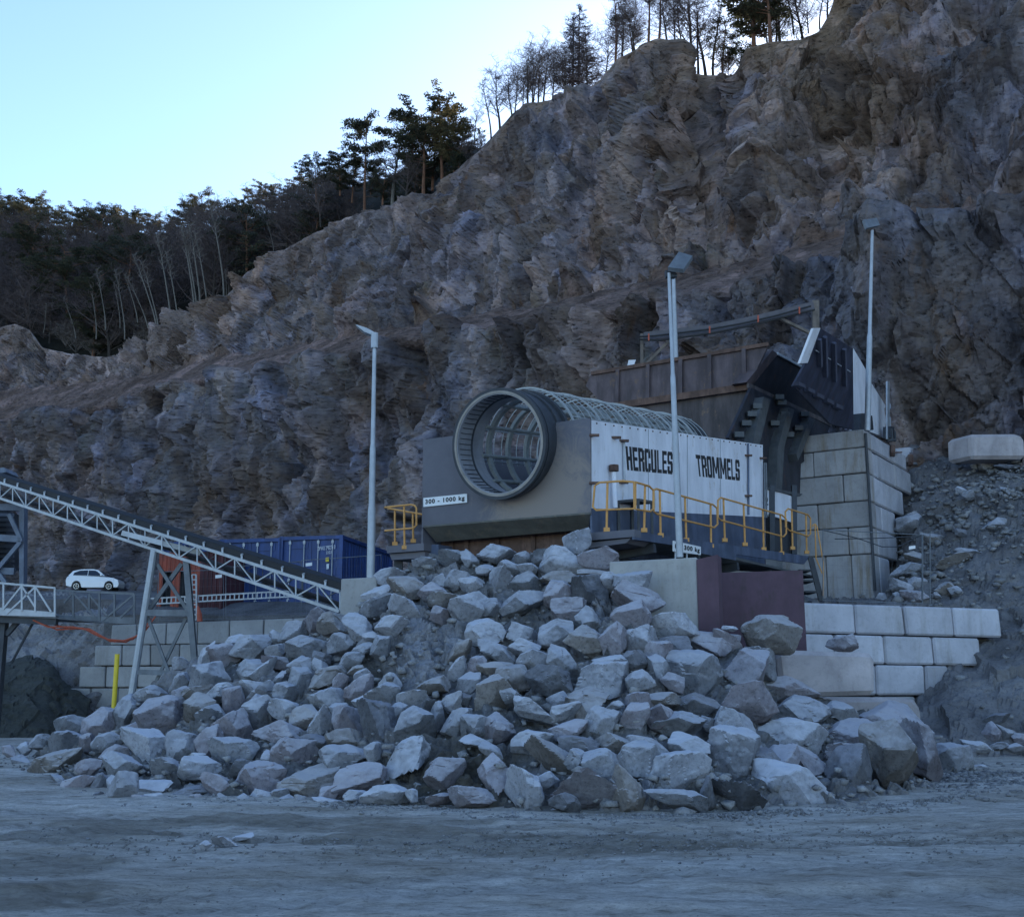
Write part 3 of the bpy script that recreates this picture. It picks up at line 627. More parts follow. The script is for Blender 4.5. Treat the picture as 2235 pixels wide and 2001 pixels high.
# chassis under the deck
mb = MB()
for s in (.15, S-.15):
    a = atz(K, zD-.55)+w_*s; mb.beam(a+u*.4, a+u*(L_), .28, .5)
for t in (.9, 3.6, 6.3, 9.0): mb.beam(atz(K, zD-.55)+u*t, atz(K, zD-.55)+u*t+far, .25, .4)
mb.build('chassis', M_DARKPL, tr)
for t in (1.6, 5.2, 9.4):
    for s in (.3, S-.3):
        a = atz(K, 0)+u*t+w_*s; MB().beam(a, atz(a, zD-.75), .3).build('leg', M_DARKPL, tr)

# ================================================================ walkway round the trommel
OUT = 1.12
wk = thing('walkway', 'steel walkway with toe boards beside the white trommel side', 'walkway', (K.x+1, K.y+4, zD-.2))
WP = Plane(K+nS*OUT, u); e0 = WP.h(1385, 1166); e1 = WP.h(1768, 1214); LW = (e1-e0).dot(u)
c0 = atz(K, zD)+nS*OUT+nF*.15
MB().prism([c0+w_*OUT, c0, c0+u*(LW+.5), c0+u*(LW+.5)+w_*OUT], Z1*-.06).build('deck', M_RIB, wk)
MB().prism([WP.h(1385, 1160, .02), WP.h(1768, 1214, .02), WP.h(1755, 1231, .02), WP.h(1385, 1177, .02)], w_*.06).build('toe_board', M_BLUEGREY, wk)
MB().prism([WP.h(1525, 1192, .06), WP.h(1607, 1207, .06), WP.h(1607, 1223, .06), WP.h(1525, 1206, .06)], w_*.04).build('toe_board', M_BLUEGREY, wk)
FP2 = Plane(c0, w_)
MB().prism([FP2.h(1279, 1163, .02), FP2.h(1385, 1155, .02), FP2.h(1385, 1171, .02), FP2.h(1279, 1180, .02)], u*.3).build('end_beam', M_PLATE, wk)
MB().prism([FP2.h(1285, 1184, -.05), FP2.h(1378, 1174, -.05), FP2.h(1366, 1185, -.05), FP2.h(1288, 1196, -.05)], u*.9).build('end_beam', M_PLATE, wk)
for t in (1, 3.4, 5.8, 8.2, 10.6): MB().beam(c0+u*t-Z1*.22, c0+u*t+w_*OUT-Z1*.35, .12, .2).build('cross_beam', M_DARKPL, wk)
for t in (3.4, 10.3):
    a = c0+u*t+w_*.15; MB().beam(atz(a, 0), a-Z1*.3, .16).build('leg', M_DARKPL, wk)
def loop(pl, pts, off=0, close=True, r=.024):
    q = [pl.h(x, y, off) for x, y in pts]
    if close: q.append(q[0])
    return MB().tube(q, r, 7)
def rail(parent, pl, pts, posts, off=0, name='handrail', close=True):
    rl = loop(pl, pts, off, close).build(name, M_YEL, parent, smooth=True)
    for x0_, y0_, x1_, y1_ in posts:
        mb = MB(); a = pl.h(x0_, y0_, off-.03); b = pl.h(x1_, y1_, off-.03); mb.tube([a, b], .027, 7); mb.abox(b+Z1*.04, .13, .09, .09); mb.build('rail_post', M_YEL, rl, smooth=True)
rl_items = [(FP2, [(1384, 1052), (1360, 1049.5), (1309, 1053), (1298, 1060), (1294, 1106), (1301, 1113), (1384, 1110)], [(1326, 1053, 1324, 1160)], 'orange tubular handrail across the front end of the walkway'),
 (WP, [(1387, 1052), (1417, 1061), (1426, 1070), (1426, 1110), (1419, 1116), (1387, 1111)], [(1408, 1058, 1406, 1161)], 'short orange handrail at the front corner of the walkway'),
 (WP, [(1427, 1069), (1433, 1067), (1556, 1101), (1565, 1109), (1566, 1144), (1559, 1151), (1433, 1121), (1427, 1116)], [(1440, 1069, 1442, 1172), (1495, 1084, 1498, 1182), (1551, 1099, 1552, 1195)], 'long orange handrail behind the middle lamp pole'),
 (WP, [(1567, 1092), (1573, 1086), (1707, 1124), (1716, 1133), (1716, 1164), (1710, 1171), (1573, 1135), (1567, 1129)], [(1579, 1087, 1582, 1182), (1623, 1100, 1626, 1191), (1665, 1111, 1667, 1201), (1703, 1122, 1706, 1210)], 'long orange handrail toward the stairs with four posts'),
 (WP, [(1714, 1117), (1720, 1110), (1763, 1123), (1769, 1131), (1769, 1165), (1763, 1170), (1722, 1157), (1715, 1150)], [(1728, 1112, 1730, 1199), (1759, 1122, 1761, 1208)], 'short orange handrail at the stair head')]
for pl, pts_, posts_, lab in rl_items:
    rr_ = thing('guard_rail', lab, 'handrail', tuple(pl.h(posts_[0][2], posts_[0][3])), 'orange handrails of the walkway'); rail(rr_, pl, pts_, posts_)
# small landing with its own rail left of the drum
LP = Plane(P(885, 1197, 27.6), w_)
ld = thing('landing', 'small steel landing left of the trommel front plate', 'landing', tuple(P(885, 1215, 27.8)))
MB().prism([LP.h(843, 1192), LP.h(925, 1185), LP.h(925, 1201), LP.h(845, 1207)], u*1.2).build('deck', M_PLATE, ld)
MB().prism([LP.h(850, 1209, -.1), LP.h(927, 1203, -.1), LP.h(927, 1217, -.1), LP.h(855, 1222, -.1)], u*.9).build('bracket', M_PLATE, ld)
MB().prism([LP.h(925, 1188, -.3), LP.h(957, 1188, -.3), LP.h(957, 1212, -.3), LP.h(925, 1212, -.3)], u*.6).build('bracket', M_BLUEGREY, ld)
MB().beam(atz(LP.h(870, 1210, -.4), 0), LP.h(870, 1210, -.4), .2).build('leg', M_DARKPL, ld)
lr = thing('guard_rail', 'orange handrail on the small landing beside the 300 - 1000 kg sign', 'handrail', tuple(LP.h(882, 1197)), 'orange handrails of the walkway')
rail(lr, LP, [(840, 1107), (897, 1101), (905, 1103), (909, 1109), (909, 1146), (903, 1152), (840, 1158)], [(882, 1102, 883, 1198)], .02, close=False)
rail(lr, LP, [(846, 1109), (925, 1123)], [(862, 1112, 862, 1190), (901, 1118, 902, 1184)], -.5, close=False)
# stairs
ST = Plane(P(1770, 1222, 33.6), V((1, .2, 0)))
stt = thing('stairs', 'dark open steel stairs between the rusty plate and the block wall', 'stairs', tuple(P(1790, 1305, 33.6)))
MB().prism([ST.h(1764, 1216), ST.h(1775, 1215), ST.h(1797, 1300), ST.h(1795, 1312), ST.h(1787, 1308)], V((0, .08, 0))).build('stringer', M_DARKPL, stt)
MB().prism([ST.h(1764, 1216, -1), ST.h(1775, 1215, -1), ST.h(1797, 1300, -1), ST.h(1795, 1308, -1), ST.h(1787, 1306, -1)], V((0, .08, 0))).build('stringer', M_DARKPL, stt)
for x, y in ((1772, 1242), (1778, 1265), (1784, 1289)):
    a = ST.h(x, y); MB().prism([a, a+V((-.35, 0, 0)), a+V((-.35, 1, 0)), a+V((0, 1, 0))], Z1*-.05).build('tread', M_DARKPL, stt)
for pl_, pts_ in ((ST, [(1774, 1150), (1774, 1146), (1779, 1143), (1783, 1148), (1797, 1228), (1796, 1300)]), (ST, [(1779, 1144), (1781, 1218), (1795, 1252)])):
    loop(pl_, pts_, .03, False, .02).build('handrail', M_YEL, stt, smooth=True)
# second, partly hidden weight sign
sg = thing('weight_sign', 'white 0 - 300 kg sign behind the middle lamp pole', 'sign', tuple(WP.h(1505, 1215, .3)))
sign(sg, 'panel', *[WP.h(x, y, .35) for x, y in ((1468, 1180), (1528, 1193), (1528, 1211), (1468, 1203))], nS, '0 - 300 kg')
for x, y in ((1474, 1195), (1499, 1200)): MB().tube([WP.h(x, y, .33), WP.h(x, y+45, .33)], .02).build('post', M_GALV, sg)
# rear panels beside the stair head
rp = thing('drive_cover', 'small white covers and dark post behind the trommel side panel', 'machine cover', tuple(SD.h(1700, 1190)))
for q in ([(1668, 1062), (1680, 1066), (1680, 1122), (1668, 1122)], [(1690, 1070), (1729, 1083), (1729, 1140), (1690, 1127)]):
    MB().prism([SD.h(x, y, -.1) for x, y in q], w_*.1).build('cover_panel', M_WHITE, rp)
lettering('2', *[SD.h(x, y, -.05) for x, y in ((1669.5, 1084), (1675.5, 1085), (1675.5, 1103), (1669.5, 1102))], M_BLACK, rp, nS, .02, .02)
for x in (1684.5, 1733): MB().beam(SD.h(x, 1060, -.05), SD.h(x, 1210, -.05), .16).build('post', M_DARKPL, rp)
for x in (1668, 1672): MB().tube([SD.h(x, 1010, .1), SD.h(x+1, 1062, .1), SD.h(x+1, 1130, .1)], .025).build('pipe', M_GALVD, rp)
MB().prism([SD.h(x, y, -.2) for x, y in ((1668, 1124), (1735, 1142), (1735, 1215), (1668, 1205))], w_*.1).build('drive_box', M_DARKPL, rp)

# ================================================================ feed hopper
hp = thing('feed_hopper', 'big rusty brown feed hopper with dark ribbed chute above the drum', 'hopper', (P(1640, 1080, 36).x, 37, 4.7))
HS = Plane(P(1632, 842, 35.0), w_)
hw = MB().prism([HS.h(x, y) for x, y in ((1344, 884), (1634, 842), (1678, 751), (1291, 815))], u*.08).build('trough_wall', M_HOP, hp)
for x0_, x1_ in ((1349, 1347), (1415, 1414), (1486, 1486), (1549, 1550), (1624, 1625)):
    tt_ = (x0_-1291)/387; MB().beam(HS.h(x0_, 815-64*tt_+1, .05), HS.h(x1_, 884-42*(x1_-1344)/290-1, .05), .13, .1, u).build('stiffener', M_HOP, hw)
MB().beam(HS.h(1291, 815, .05), HS.h(1678, 751, .05), .07, .12).beam(HS.h(1340, 886, .1), HS.h(1637, 843, .1), .06, .22).build('flange', M_RUST, hw)
MB().prism([HS.h(x, y, -.05) for x, y in ((1344, 885), (1640, 843), (1588, 962), (1560, 1010), (1344, 1010))], u*.08).build('lower_panel', M_HOPTAN, hp)
MB().prism([HS.h(x, y, -.02) for x, y in ((1278, 842), (1291, 815), (1344, 884), (1325, 892))], u*.1).build('end_plate', M_HOP, hp)
MB().prism([HS.h(1291, 815, -3.2), HS.h(1600, 760, -3.2), HS.h(1600, 850, -3.2), HS.h(1344, 884, -3.2)], u*.08).build('far_wall', M_HOP, hp)
lean = (nS*.42+Z1*.9).normalized()
PA = Plane(P(1636, 842, 35.0), u, lean)
MB().prism([PA.h(x, y) for x, y in ((1636, 842), (1697, 772), (1740, 793), (1800, 830), (1862, 853), (1862, 937), (1812, 926))], w_*.08).build('end_wall', M_HOPDARK, hp)
MB().prism([PA.h(x, y, .05) for x, y in ((1629, 834), (1641, 842), (1698, 773), (1686, 764))], w_*.5).build('flange', M_HOP, hp)
MB().beam(PA.h(1697, 772, .05), PA.h(1760, 806, .05), .05, .08).build('flange', M_GALV, hp)
MB().beam(PA.h(1632, 841, .08), PA.h(1813, 926, .08), .07, .16).build('flange', M_HOPTAN, hp)
PB = Plane(P(1813, 924, 37.0), u, lean)
bk = MB().prism([PB.h(x, y) for x, y in ((1790, 716), (1862, 761), (1863, 937), (1813, 925), (1732, 842), (1757, 796))], w_*.08).build('back_wall', M_NAVY, hp)
mb = MB()
for x, y0_, y1_ in ((1800, 735, 822), (1820, 748, 832), (1842, 762, 842), (1788, 740, 800)):
    mb.beam(PB.h(x, y0_, .06), PB.h(x+2, y1_, .06), .14, .1, u)
for x, y in ((1740, 838), (1761, 850), (1781, 862), (1803, 874), (1823, 885)): mb.prism([PB.h(x-7, y-4, .02), PB.h(x+8, y+3, .02), PB.h(x+8, y+11, .02), PB.h(x-7, y+4, .02)], nS*.15)
mb.build('stiffener', paint('stiffener_blue', (.085, .09, .13), .6, .1), bk)
mb = MB()
for x in (1786, 1807, 1830, 1850): mb.beam(PB.h(x-5, 768+(x-1786)*.62-3, .07), PB.h(x+6, 768+(x-1786)*.62+4, .07), .03, .03)
mb.build('weld_line', M_GALV, bk)
MB().prism([PB.h(x, y, .08) for x, y in ((1776, 716), (1791, 716), (1763, 792), (1746, 793))], w_*.08).build('edge_board', M_WHITE, hp)
CH = Plane(P(1700, 950, 36.6), u)
chx = MB().prism([CH.h(x, y) for x, y in ((1640, 846), (1813, 928), (1786, 985), (1748, 1012), (1746, 1078), (1664, 1060), (1660, 985), (1600, 968), (1590, 955))], w_*.1).build('support_chute', M_HOPDARK, hp)
for q in ([(1667, 866), (1682, 872), (1662, 955), (1652, 985), (1640, 985), (1650, 930)], [(1722, 889), (1734, 894), (1712, 975), (1707, 1068), (1693, 1072), (1698, 975)], [(1769, 911), (1779, 915), (1752, 984), (1742, 1005), (1738, 990)]):
    MB().prism([CH.h(x, y, .3) for x, y in q], w_*.3).build('rib', M_RIB, chx)
MB().prism([CH.h(x, y, .4) for x, y in ((1664, 1060), (1752, 1078), (1746, 1083), (1664, 1066))], w_*1.2).build('base_flange', M_RIB, chx)
mb = MB()
for x, y in ((1652, 888), (1640, 905), (1628, 925), (1705, 880), (1712, 905), (1690, 925), (1755, 905), (1742, 935), (1722, 950), (1612, 950), (1700, 868)):
    mb.abox(CH.h(x, y, .15), .28, .3, .16)
mb.build('bracket', M_RIB, chx)
# white wing wall and its feet
TC = P(1899, 1150, 37.5)                                       # tower corner
TL_ = Plane(TC, w_); TRt = Plane(TC, u)
ww = thing('wing_wall', 'pale blue-white triangular wing wall on top of the block tower', 'wall', tuple(TRt.h(1900, 940, -1.3)))
MB().prism([TRt.h(x, y, -1.3) for x, y in ((1863, 761), (1893, 812), (1902, 836), (1937, 892), (1952, 962), (1895, 941), (1863, 939))], w_*.15).build('wing_panel', M_WHITE, ww)
for q in ([(1879, 902), (1891, 902), (1891, 938), (1877, 938)], [(1898, 907), (1904, 907), (1907, 938), (1898, 936)], [(1944, 930), (1952, 932), (1953, 957), (1944, 955)]):
    MB().prism([TRt.h(x, y, -.8) for x, y in q], w_*.3).build('foot_block', M_DARKPL, ww)

# ================================================================ block tower
def zc(py): return TL_.h(1899, py).z
tw = thing('block_tower', 'tall tower of stacked concrete blocks with rust runs under the hopper', 'block wall', (TC.x, TC.y, 4.4))
rows_t = [(935, 973), (975, 1029), (1031, 1090), (1092, 1147), (1149, 1207), (1209, 1330)]
lj = [[1700], [1700, 1780], [1716, 1842], [1700, 1783], [1706, 1847], [1700, 1795, 1850]]
rj = [[1984], [1921, 1957, 1991], [1938, 1974], [1925, 1954], [1952], [1933]]
bb = [V((TC.x, TC.y, 0))]
def onTL(px, z): q = TL_.h(px, 1100); return V((q.x, q.y, z))
def onTR(px, z): q = TRt.h(px, 1100); return V((q.x, q.y, z))
rgen = random.Random(5)
for (ya, yb), L, Rr in zip(rows_t, lj, rj):
    z1, z0 = zc(ya), zc(yb); js = L+[None]; off = V((rgen.uniform(-.03, .03), 0, 0))
    for i, x in enumerate(L):
        a = onTL(x, z0)-w_*.01; b = (onTL(L[i+1], z0)+w_*.01) if i+1 < len(L) else V((TC.x, TC.y, z0))
        n = nF*rgen.uniform(-.03, .03)
        MB().prism([a+n, b+n, b+n+u*.8, a+n+u*.8], Z1*(z1-z0)).build('concrete_block', M_CONCG, tw, bevel=.03)
    prev = V((TC.x, TC.y, z0))+u*.82
    for x in Rr:
        e = onTR(x, z0); n = nS*rgen.uniform(-.05, .02)
        if (e-prev).dot(u) > .2: MB().prism([prev+n, e+n-u*.02, e+n-u*.02+w_*.8, prev+n+w_*.8], Z1*(z1-z0)).build('concrete_block', M_CONC, tw, bevel=.05)
        prev = e
cc = V((TC.x, TC.y, 4))+u*.85+w_*.85; e = onTR(1984, 4)
MB().prism([cc, V((cc.x, cc.y, 4))+u*4, V((cc.x, cc.y, 4))+u*4+w_*6, cc+w_*6], Z1*(zc(936)-4)).build('fill', M_CONCD, tw)
MB().tube([V((TC.x, TC.y, zc(945)))+nF*.05+nS*.05, V((TC.x, TC.y, zc(1290)))+nF*.05+nS*.05], .05).build('conduit', M_DARKPL, tw)
mb = MB()
for x, y in ((1948, 985), (1988, 1005)): mb.beam(TRt.h(x, y-12, .1), TRt.h(x, y+10, .1), .15); mb.beam(TRt.h(x, y+3, .15), TRt.h(x+20, y+2, .15), .05)
mb.build('bracket', M_RUST, tw)
def sblock(label, pts, pl, back, mat=M_CONC, bev=.06, name='concrete_block', group=None, cat='concrete block'):
    o = MB().prism([pl.h(x, y) for x, y in pts], back).build(name, mat, bevel=bev); return tag(o, label, cat, group)
sblock('small pale concrete block on the slope behind the tower top', [(1987, 975), (2012, 985), (2013, 1013), (1987, 1004)], TRt.shift(-.3), w_*.8)
for x, y0_, y1_, d_ in ((1937, 832, 958, -.9), (1944, 833, 958, -1.1), (1993, 886, 962, -.6)):
    o = thing('steel_post', {1937: 'taller galvanised post on the tower beside the wing wall', 1944: 'thin galvanised post just right of the taller one', 1993: 'short galvanised post at the far end of the tower top'}[x], 'post', tuple(TRt.h(x, y1_, d_)), 'galvanised posts on the tower')
    MB().prism([TRt.h(x, y0_, d_), TRt.h(x+(9 if x == 1993 else 5), y0_, d_), TRt.h(x+(9 if x == 1993 else 5), y1_, d_), TRt.h(x, y1_, d_)], w_*.06).build('post', M_GALV, o)
    MB().abox(TRt.h(x+4, y1_-8, d_), .22, .2, .5).build('foot', M_DARKPL, o)

# ================================================================ retaining walls of big blocks
RWp = Plane(P(1760, 1315, 30.3), V((math.cos(R(12)), math.sin(R(12)), 0)))
rw = thing('retaining_wall', 'stepped retaining wall of pale concrete blocks at the foot of the rubble slope', 'block wall', tuple(P(1900, 1517, 30.6)))
bk_ = V((-math.sin(R(12)), math.cos(R(12)), 0))*.8
def rowblocks(root, pl, top, bot, joints, jb, mat, back=bk_, bev=.05, jit=.03):
    """top, bot: ((x0,y0),(x1,y1)) lines; joints at the top and at the foot of the course"""
    f = lambda l, x: l[0][1]+(l[1][1]-l[0][1])*(x-l[0][0])/(l[1][0]-l[0][0])
    for i in range(len(joints)-1):
        a, b = joints[i]+.9, joints[i+1]-.9; c, d = jb[i]+.9, jb[i+1]-.9; n = pl.n*rgen.uniform(-jit, jit)
        MB().prism([pl.h(a, f(top, a))+n, pl.h(b, f(top, b))+n, pl.h(d, f(bot, d))+n, pl.h(c, f(bot, c))+n], back).build('concrete_block', mat, root, bevel=bev)
rowblocks(rw, RWp, ((1758, 1315), (2180, 1329)), ((1758, 1380), (2188, 1391)), [1735, 1866, 1971, 2078, 2181], [1735, 1870, 1979, 2084, 2188], M_CONC)
rowblocks(rw, RWp, ((1758, 1383), (2140, 1393)), ((1758, 1446), (2143, 1452)), [1715, 1822, 1928, 2035, 2138], [1715, 1824, 1933, 2041, 2144], M_CONC)
rowblocks(rw, RWp, ((1758, 1449), (2072, 1453)), ((1758, 1517), (2076, 1516)), [1700, 1806, 1911, 2018, 2069], [1700, 1806, 1914, 2021, 2073], M_CONC)
rowblocks(rw, RWp, ((1700, 1520), (2010, 1520)), ((1700, 1585), (2010, 1584)), [1700, 1800, 1905, 2000], [1700, 1800, 1905, 2002], M_CONCD)
sblock('long pinkish cracked concrete block in front of the stepped wall', [(1695, 1427), (1712, 1418), (1895, 1424), (1909, 1430), (1911, 1516), (1706, 1522)], Plane(P(1800, 1470, 23.3), V((1, .04, 0))), V((0, .75, 0)), M_CONCP, .09)
sblock('rounded pinkish concrete block half buried behind the right end of the boulders', [(1775, 1522), (1990, 1522), (2006, 1534), (2012, 1560), (2013, 1672), (1775, 1672)], Plane(P(1900, 1600, 25.8), V((1, .1, 0))), V((0, .9, 0)), M_CONCP, .1)
sblock('lone pale concrete block on the rubble slope under the rock face', [(2118, 947), (2228, 946), (2240, 957), (2243, 1001), (2120, 1001)], Plane(P(2170, 990, 41), V((1, -.1, 0))), V((-.5, 1.1, 0)), M_CONCP, .12)
LWp = Plane(P(400, 1360, 41.0), V((1, -.03, 0)))
lw = thing('retaining_wall', 'low grey wall of concrete blocks under the containers, stepped down at its end', 'block wall', tuple(P(350, 1560, 41)))
bl_ = V((0, .8, 0))
rowblocks(lw, LWp, ((245, 1364), (860, 1341)), ((245, 1407), (860, 1398)), [243, 298, 363, 431, 501, 576, 640, 712, 786, 862], [240, 298, 361, 430, 500, 574, 640, 712, 786, 862], M_CONCD, bl_, .03, .02)
rowblocks(lw, LWp, ((205, 1409), (860, 1400)), ((205, 1452), (860, 1450)), [207, 266, 328, 392, 457, 522, 590, 660, 730, 862], [205, 265, 328, 391, 455, 522, 590, 660, 730, 862], M_CONCD, bl_, .03, .02)
rowblocks(lw, LWp, ((172, 1455), (860, 1452)), ((172, 1499), (860, 1499)), [174, 231, 300, 368, 440, 512, 584, 656, 862], [171, 229, 300, 368, 440, 512, 584, 656, 862], M_CONCD, bl_, .03, .02)
rowblocks(lw, LWp, ((143, 1502), (860, 1502)), ((140, 1544), (860, 1546)), [143, 198, 258, 330, 400, 470, 862], [140, 196, 256, 330, 400, 470, 862], M_CONCD, bl_, .03, .02)
rowblocks(lw, LWp, ((140, 1546), (860, 1549)), ((148, 1592), (860, 1594)), [140, 163, 230, 300, 370, 862], [150, 166, 230, 300, 370, 862], M_CONCD, bl_, .03, .02)

# ================================================================ concrete bin walls and red plates
bw_u = V((-math.cos(R(17)), math.sin(R(17)), 0)); BW = Plane(P(1520, 1300, 22.6), bw_u); bbk = V((math.sin(R(17)), math.cos(R(17)), 0))
def onz(p, z=0): return V((p.x, p.y, z))
o = MB().prism([BW.h(1330, 1226), BW.h(1521, 1216), onz(BW.h(1521, 1216)), onz(BW.h(1330, 1226))], bbk*.45).build('bin_wall', concmat('cast_concrete', (.4, .385, .37), .15, (.25, .23, .18), .3), bevel=.02)
tag(o, 'cast concrete wall panel beside the red steel strip, pale beige', 'wall')
o = MB().prism([BW.h(744, 1263), BW.h(822, 1259), onz(BW.h(822, 1259)), onz(BW.h(744, 1263))], bbk*.45).build('bin_wall', bpy.data.materials['cast_concrete'], bevel=.02)
tag(o, 'short cast concrete wall where the conveyor truss ends', 'wall')
q = [BW.h(1520, 1221, .04), BW.h(1566, 1210, .04)]
o = MB().prism(q+[onz(q[1]), onz(q[0])], bbk*.6).build('steel_lining', M_RED); tag(o, 'narrow red primed steel strip standing at the end of the concrete panel', 'steel plate')
RPp = Plane(P(1570, 1300, 24.2), V((1, -.05, 0)))
q = [RPp.h(1560, 1250), RPp.h(1752, 1244)]; q2 = RPp.h(1761, 1400)
o = MB().prism(q+[onz(q2), onz(q[0])], V((0, .1, 0))).build('steel_plate', M_RED); tag(o, 'wide dark red steel plate with stains below the walkway', 'steel plate')
o = MB().prism([P(960, 1215, 27.5), P(1700, 1250, 30.5), onz(P(1700, 1250, 30.5)), onz(P(960, 1215, 27.5))], V((0, .4, 0))).build('bin_wall', M_CONCD); tag(o, 'shadowed concrete wall under the trommel walkway', 'wall')

# ================================================================ lamp poles
def pole(label, px0, py0, px1, py1, Y, r0, r1, steps, grp='lamp poles of the quarry'):
    b, t = P(px1, py1, Y), P(px0, py0, Y); t = V((t.x, b.y, t.z))
    o = thing('lamp_pole', label, 'lamp pole', tuple(b), grp); pts = []; rs = []
    for k, (f, r) in enumerate(steps): pts.append(b+(t-b)*f); rs.append(r)
    MB().tube(pts, rs, 12).build('pole', M_GALV, o, smooth=True); return o, t
o, t = pole('tall lamp pole with a thin street lamp arm, left of the trommel', 818, 729, 809, 1262, 26.2, 0, 0, [(0, .095), (.27, .09), (.29, .075), (.52, .07), (.54, .055), (1, .045)])
MB().prism([P(x, y, 26.2) for x, y in ((815, 732), (795, 724), (776, 709), (780, 709), (801, 716), (816, 724))], V((0, .25, 0))).build('lamp_head', M_GALV, o)
MB().tube([t-Z1*.35, t+Z1*.02], .085, 10).build('collar', M_GALV, o)
def flood(o, quad, Y, grow=.1):
    pts = [P(x, y, Y+dy) for x, y, dy in quad]; n = (pts[1]-pts[0]).cross(pts[2]-pts[1]).normalized()
    if n.z > 0: n = -n
    h = MB().prism(pts, -n*.1).build('lamp_head', M_GALVD, o); c = sum(pts, V((0, 0, 0)))/4
    MB().prism([c+(p_-c)*.8+n*.004 for p_ in pts], n*.012).build('lens', M_LENS, h); return h
o, t = pole('thick lamp pole with an angled floodlight in front of the white panel', 1460, 596, 1484, 1216, 22.75, 0, 0, [(0, .07), (.06, .07), (.44, .064), (.455, .06), (.62, .054), (.64, .04), (1, .034)])
flood(o, [(1458, 592, 0), (1482, 558, .25), (1512, 567, .1), (1492, 596, -.15)], 22.7)
MB().prism([P(x, y, 22.75) for x, y in ((1452, 590), (1470, 590), (1478, 598), (1474, 604), (1454, 603))], V((0, .15, 0))).build('bracket', M_DARKPL, o)
o, t = pole('thin lamp pole behind the hopper, half hidden by the thick one', 1470, 605, 1477, 830, 40, 0, 0, [(0, .09), (1, .07)])
MB().prism([P(x, y, 40) for x, y in ((1458, 596), (1476, 596), (1478, 603), (1462, 606))], V((0, .3, 0))).build('lamp_head', M_DARKPL, o)
o, t = pole('tall lamp pole with a floodlight on the concrete block tower', 1904, 503, 1893, 940, 37.1, 0, 0, [(0, .1), (.3, .095), (.46, .09), (.48, .065), (1, .05)])
flood(o, [(1881, 484, 0), (1910, 480, .3), (1917, 496, .2), (1888, 502, -.1)], 37.0)

# ================================================================ cable board behind the hopper
cb = thing('cable_tray', 'slanting grey board carrying two black cables with red ties above the hopper', 'cable tray', tuple(P(1600, 700, 41)))
top_ = [(1405, 725), (1550, 709), (1663, 685), (1775, 658)]; bot_ = [(1405, 743), (1553, 727), (1688, 695), (1778, 676)]
mb = MB()
for i in range(3): mb.prism([P(*top_[i], 41), P(*top_[i+1], 41), P(*bot_[i+1], 41), P(*bot_[i], 41)], V((0, .06, 0)))
mb.build('board', paint('tray_board', (.12, .11, .12), .8), cb)
for dy, seq in ((0, [(1395, 735), (1430, 733), (1553, 718), (1620, 706), (1690, 690), (1770, 668)]), (1, [(1395, 741), (1440, 743), (1550, 728), (1640, 711), (1700, 695), (1778, 676)])):
    MB().tube([P(x, y, 40.8) for x, y in seq], .035, 6).build('cable', M_CABLE, cb)
for x, y in ((1416, 734), (1474, 728), (1549, 718), (1655, 694), (1745, 676)): MB().prism([P(x-1.5, y-6, 40.75), P(x+1.5, y-6, 40.75), P(x+1.5, y+9, 40.75), P(x-1.5, y+9, 40.75)], V((0, .06, 0))).build('cable_tie', M_ORANGE, cb)
MB().prism([P(1774, 655, 41.1), P(1788, 655, 41.1), P(1790, 850, 41.1), P(1778, 850, 41.1)], V((0, .2, 0))).build('timber_post', M_WOOD, cb)
MB().beam(P(1700, 694, 41.1), P(1780, 733, 41.1), .14, .1).build('timber_brace', M_WOOD, cb)
MB().beam(P(1462, 742, 41.1), P(1405, 800, 41.1), .12, .1).build('timber_brace', M_WOOD, cb)
MB().prism([P(1398, 728, 41.1), P(1404, 728, 41.1), P(1404, 840, 41.1), P(1398, 840, 41.1)], V((0, .1, 0))).build('timber_post', M_WOOD, cb)
o = MB().prism([P(1372, 786, 41), P(1388, 785, 41), P(1381, 805, 41), P(1367, 806, 41)], V((0, .05, 0))).build('board', M_WHITE); tag(o, 'small white board standing behind the hopper rim', 'board')

# ================================================================ conveyor
cv = thing('conveyor', 'long inclined belt conveyor on a pale lattice truss coming down to the stone heap', 'conveyor', tuple(P(340, 1210, 31)))
T0, T1, B0, B1 = P(0, 1053, 36), P(742, 1291, 27.3), P(0, 1087, 36), P(742, 1334, 27.3)
T0, B0 = T0+(T0-T1)*.3, B0+(B0-B1)*.3; dv = (T1-T0); dh = V((dv.x, dv.y, 0)).normalized(); bkv = V((-dh.y, dh.x, 0))
if bkv.y < 0: bkv = -bkv
WID = .95; n_p = 26
for s in (0, WID):
    o_ = bkv*s; mb = MB(); tk = .034 if s == 0 else .02; mb.beam(T0+o_, T1+o_, .075, .075); mb.beam(B0+o_, B1+o_, .075, .075)
    for i in range(n_p+1):
        f = i/n_p; a, b = T0+(T1-T0)*f+o_, B0+(B1-B0)*f+o_; mb.beam(a, b, tk)
        if i < n_p:
            g = (i+1)/n_p; a2, b2 = T0+(T1-T0)*g+o_, B0+(B1-B0)*g+o_
            mb.beam(*((a, b2) if i % 2 else (b, a2)), tk)
    mb.build('truss_side', M_GALV if s == 0 else M_GALVD, cv)
for i in range(0, n_p+1, 2):
    mb = MB(); f = i/n_p; mb.beam(T0+(T1-T0)*f, T0+(T1-T0)*f+bkv*WID, .05); mb.build('cross_member', M_GALVD, cv); mb = MB(); mb.beam(B0+(B1-B0)*f, B0+(B1-B0)*f+bkv*WID, .05); mb.build('cross_member', M_GALVD, cv)
up_ = V((0, 0, 1))
mb = MB(); a, b = T0+up_*.03, T1+up_*.03
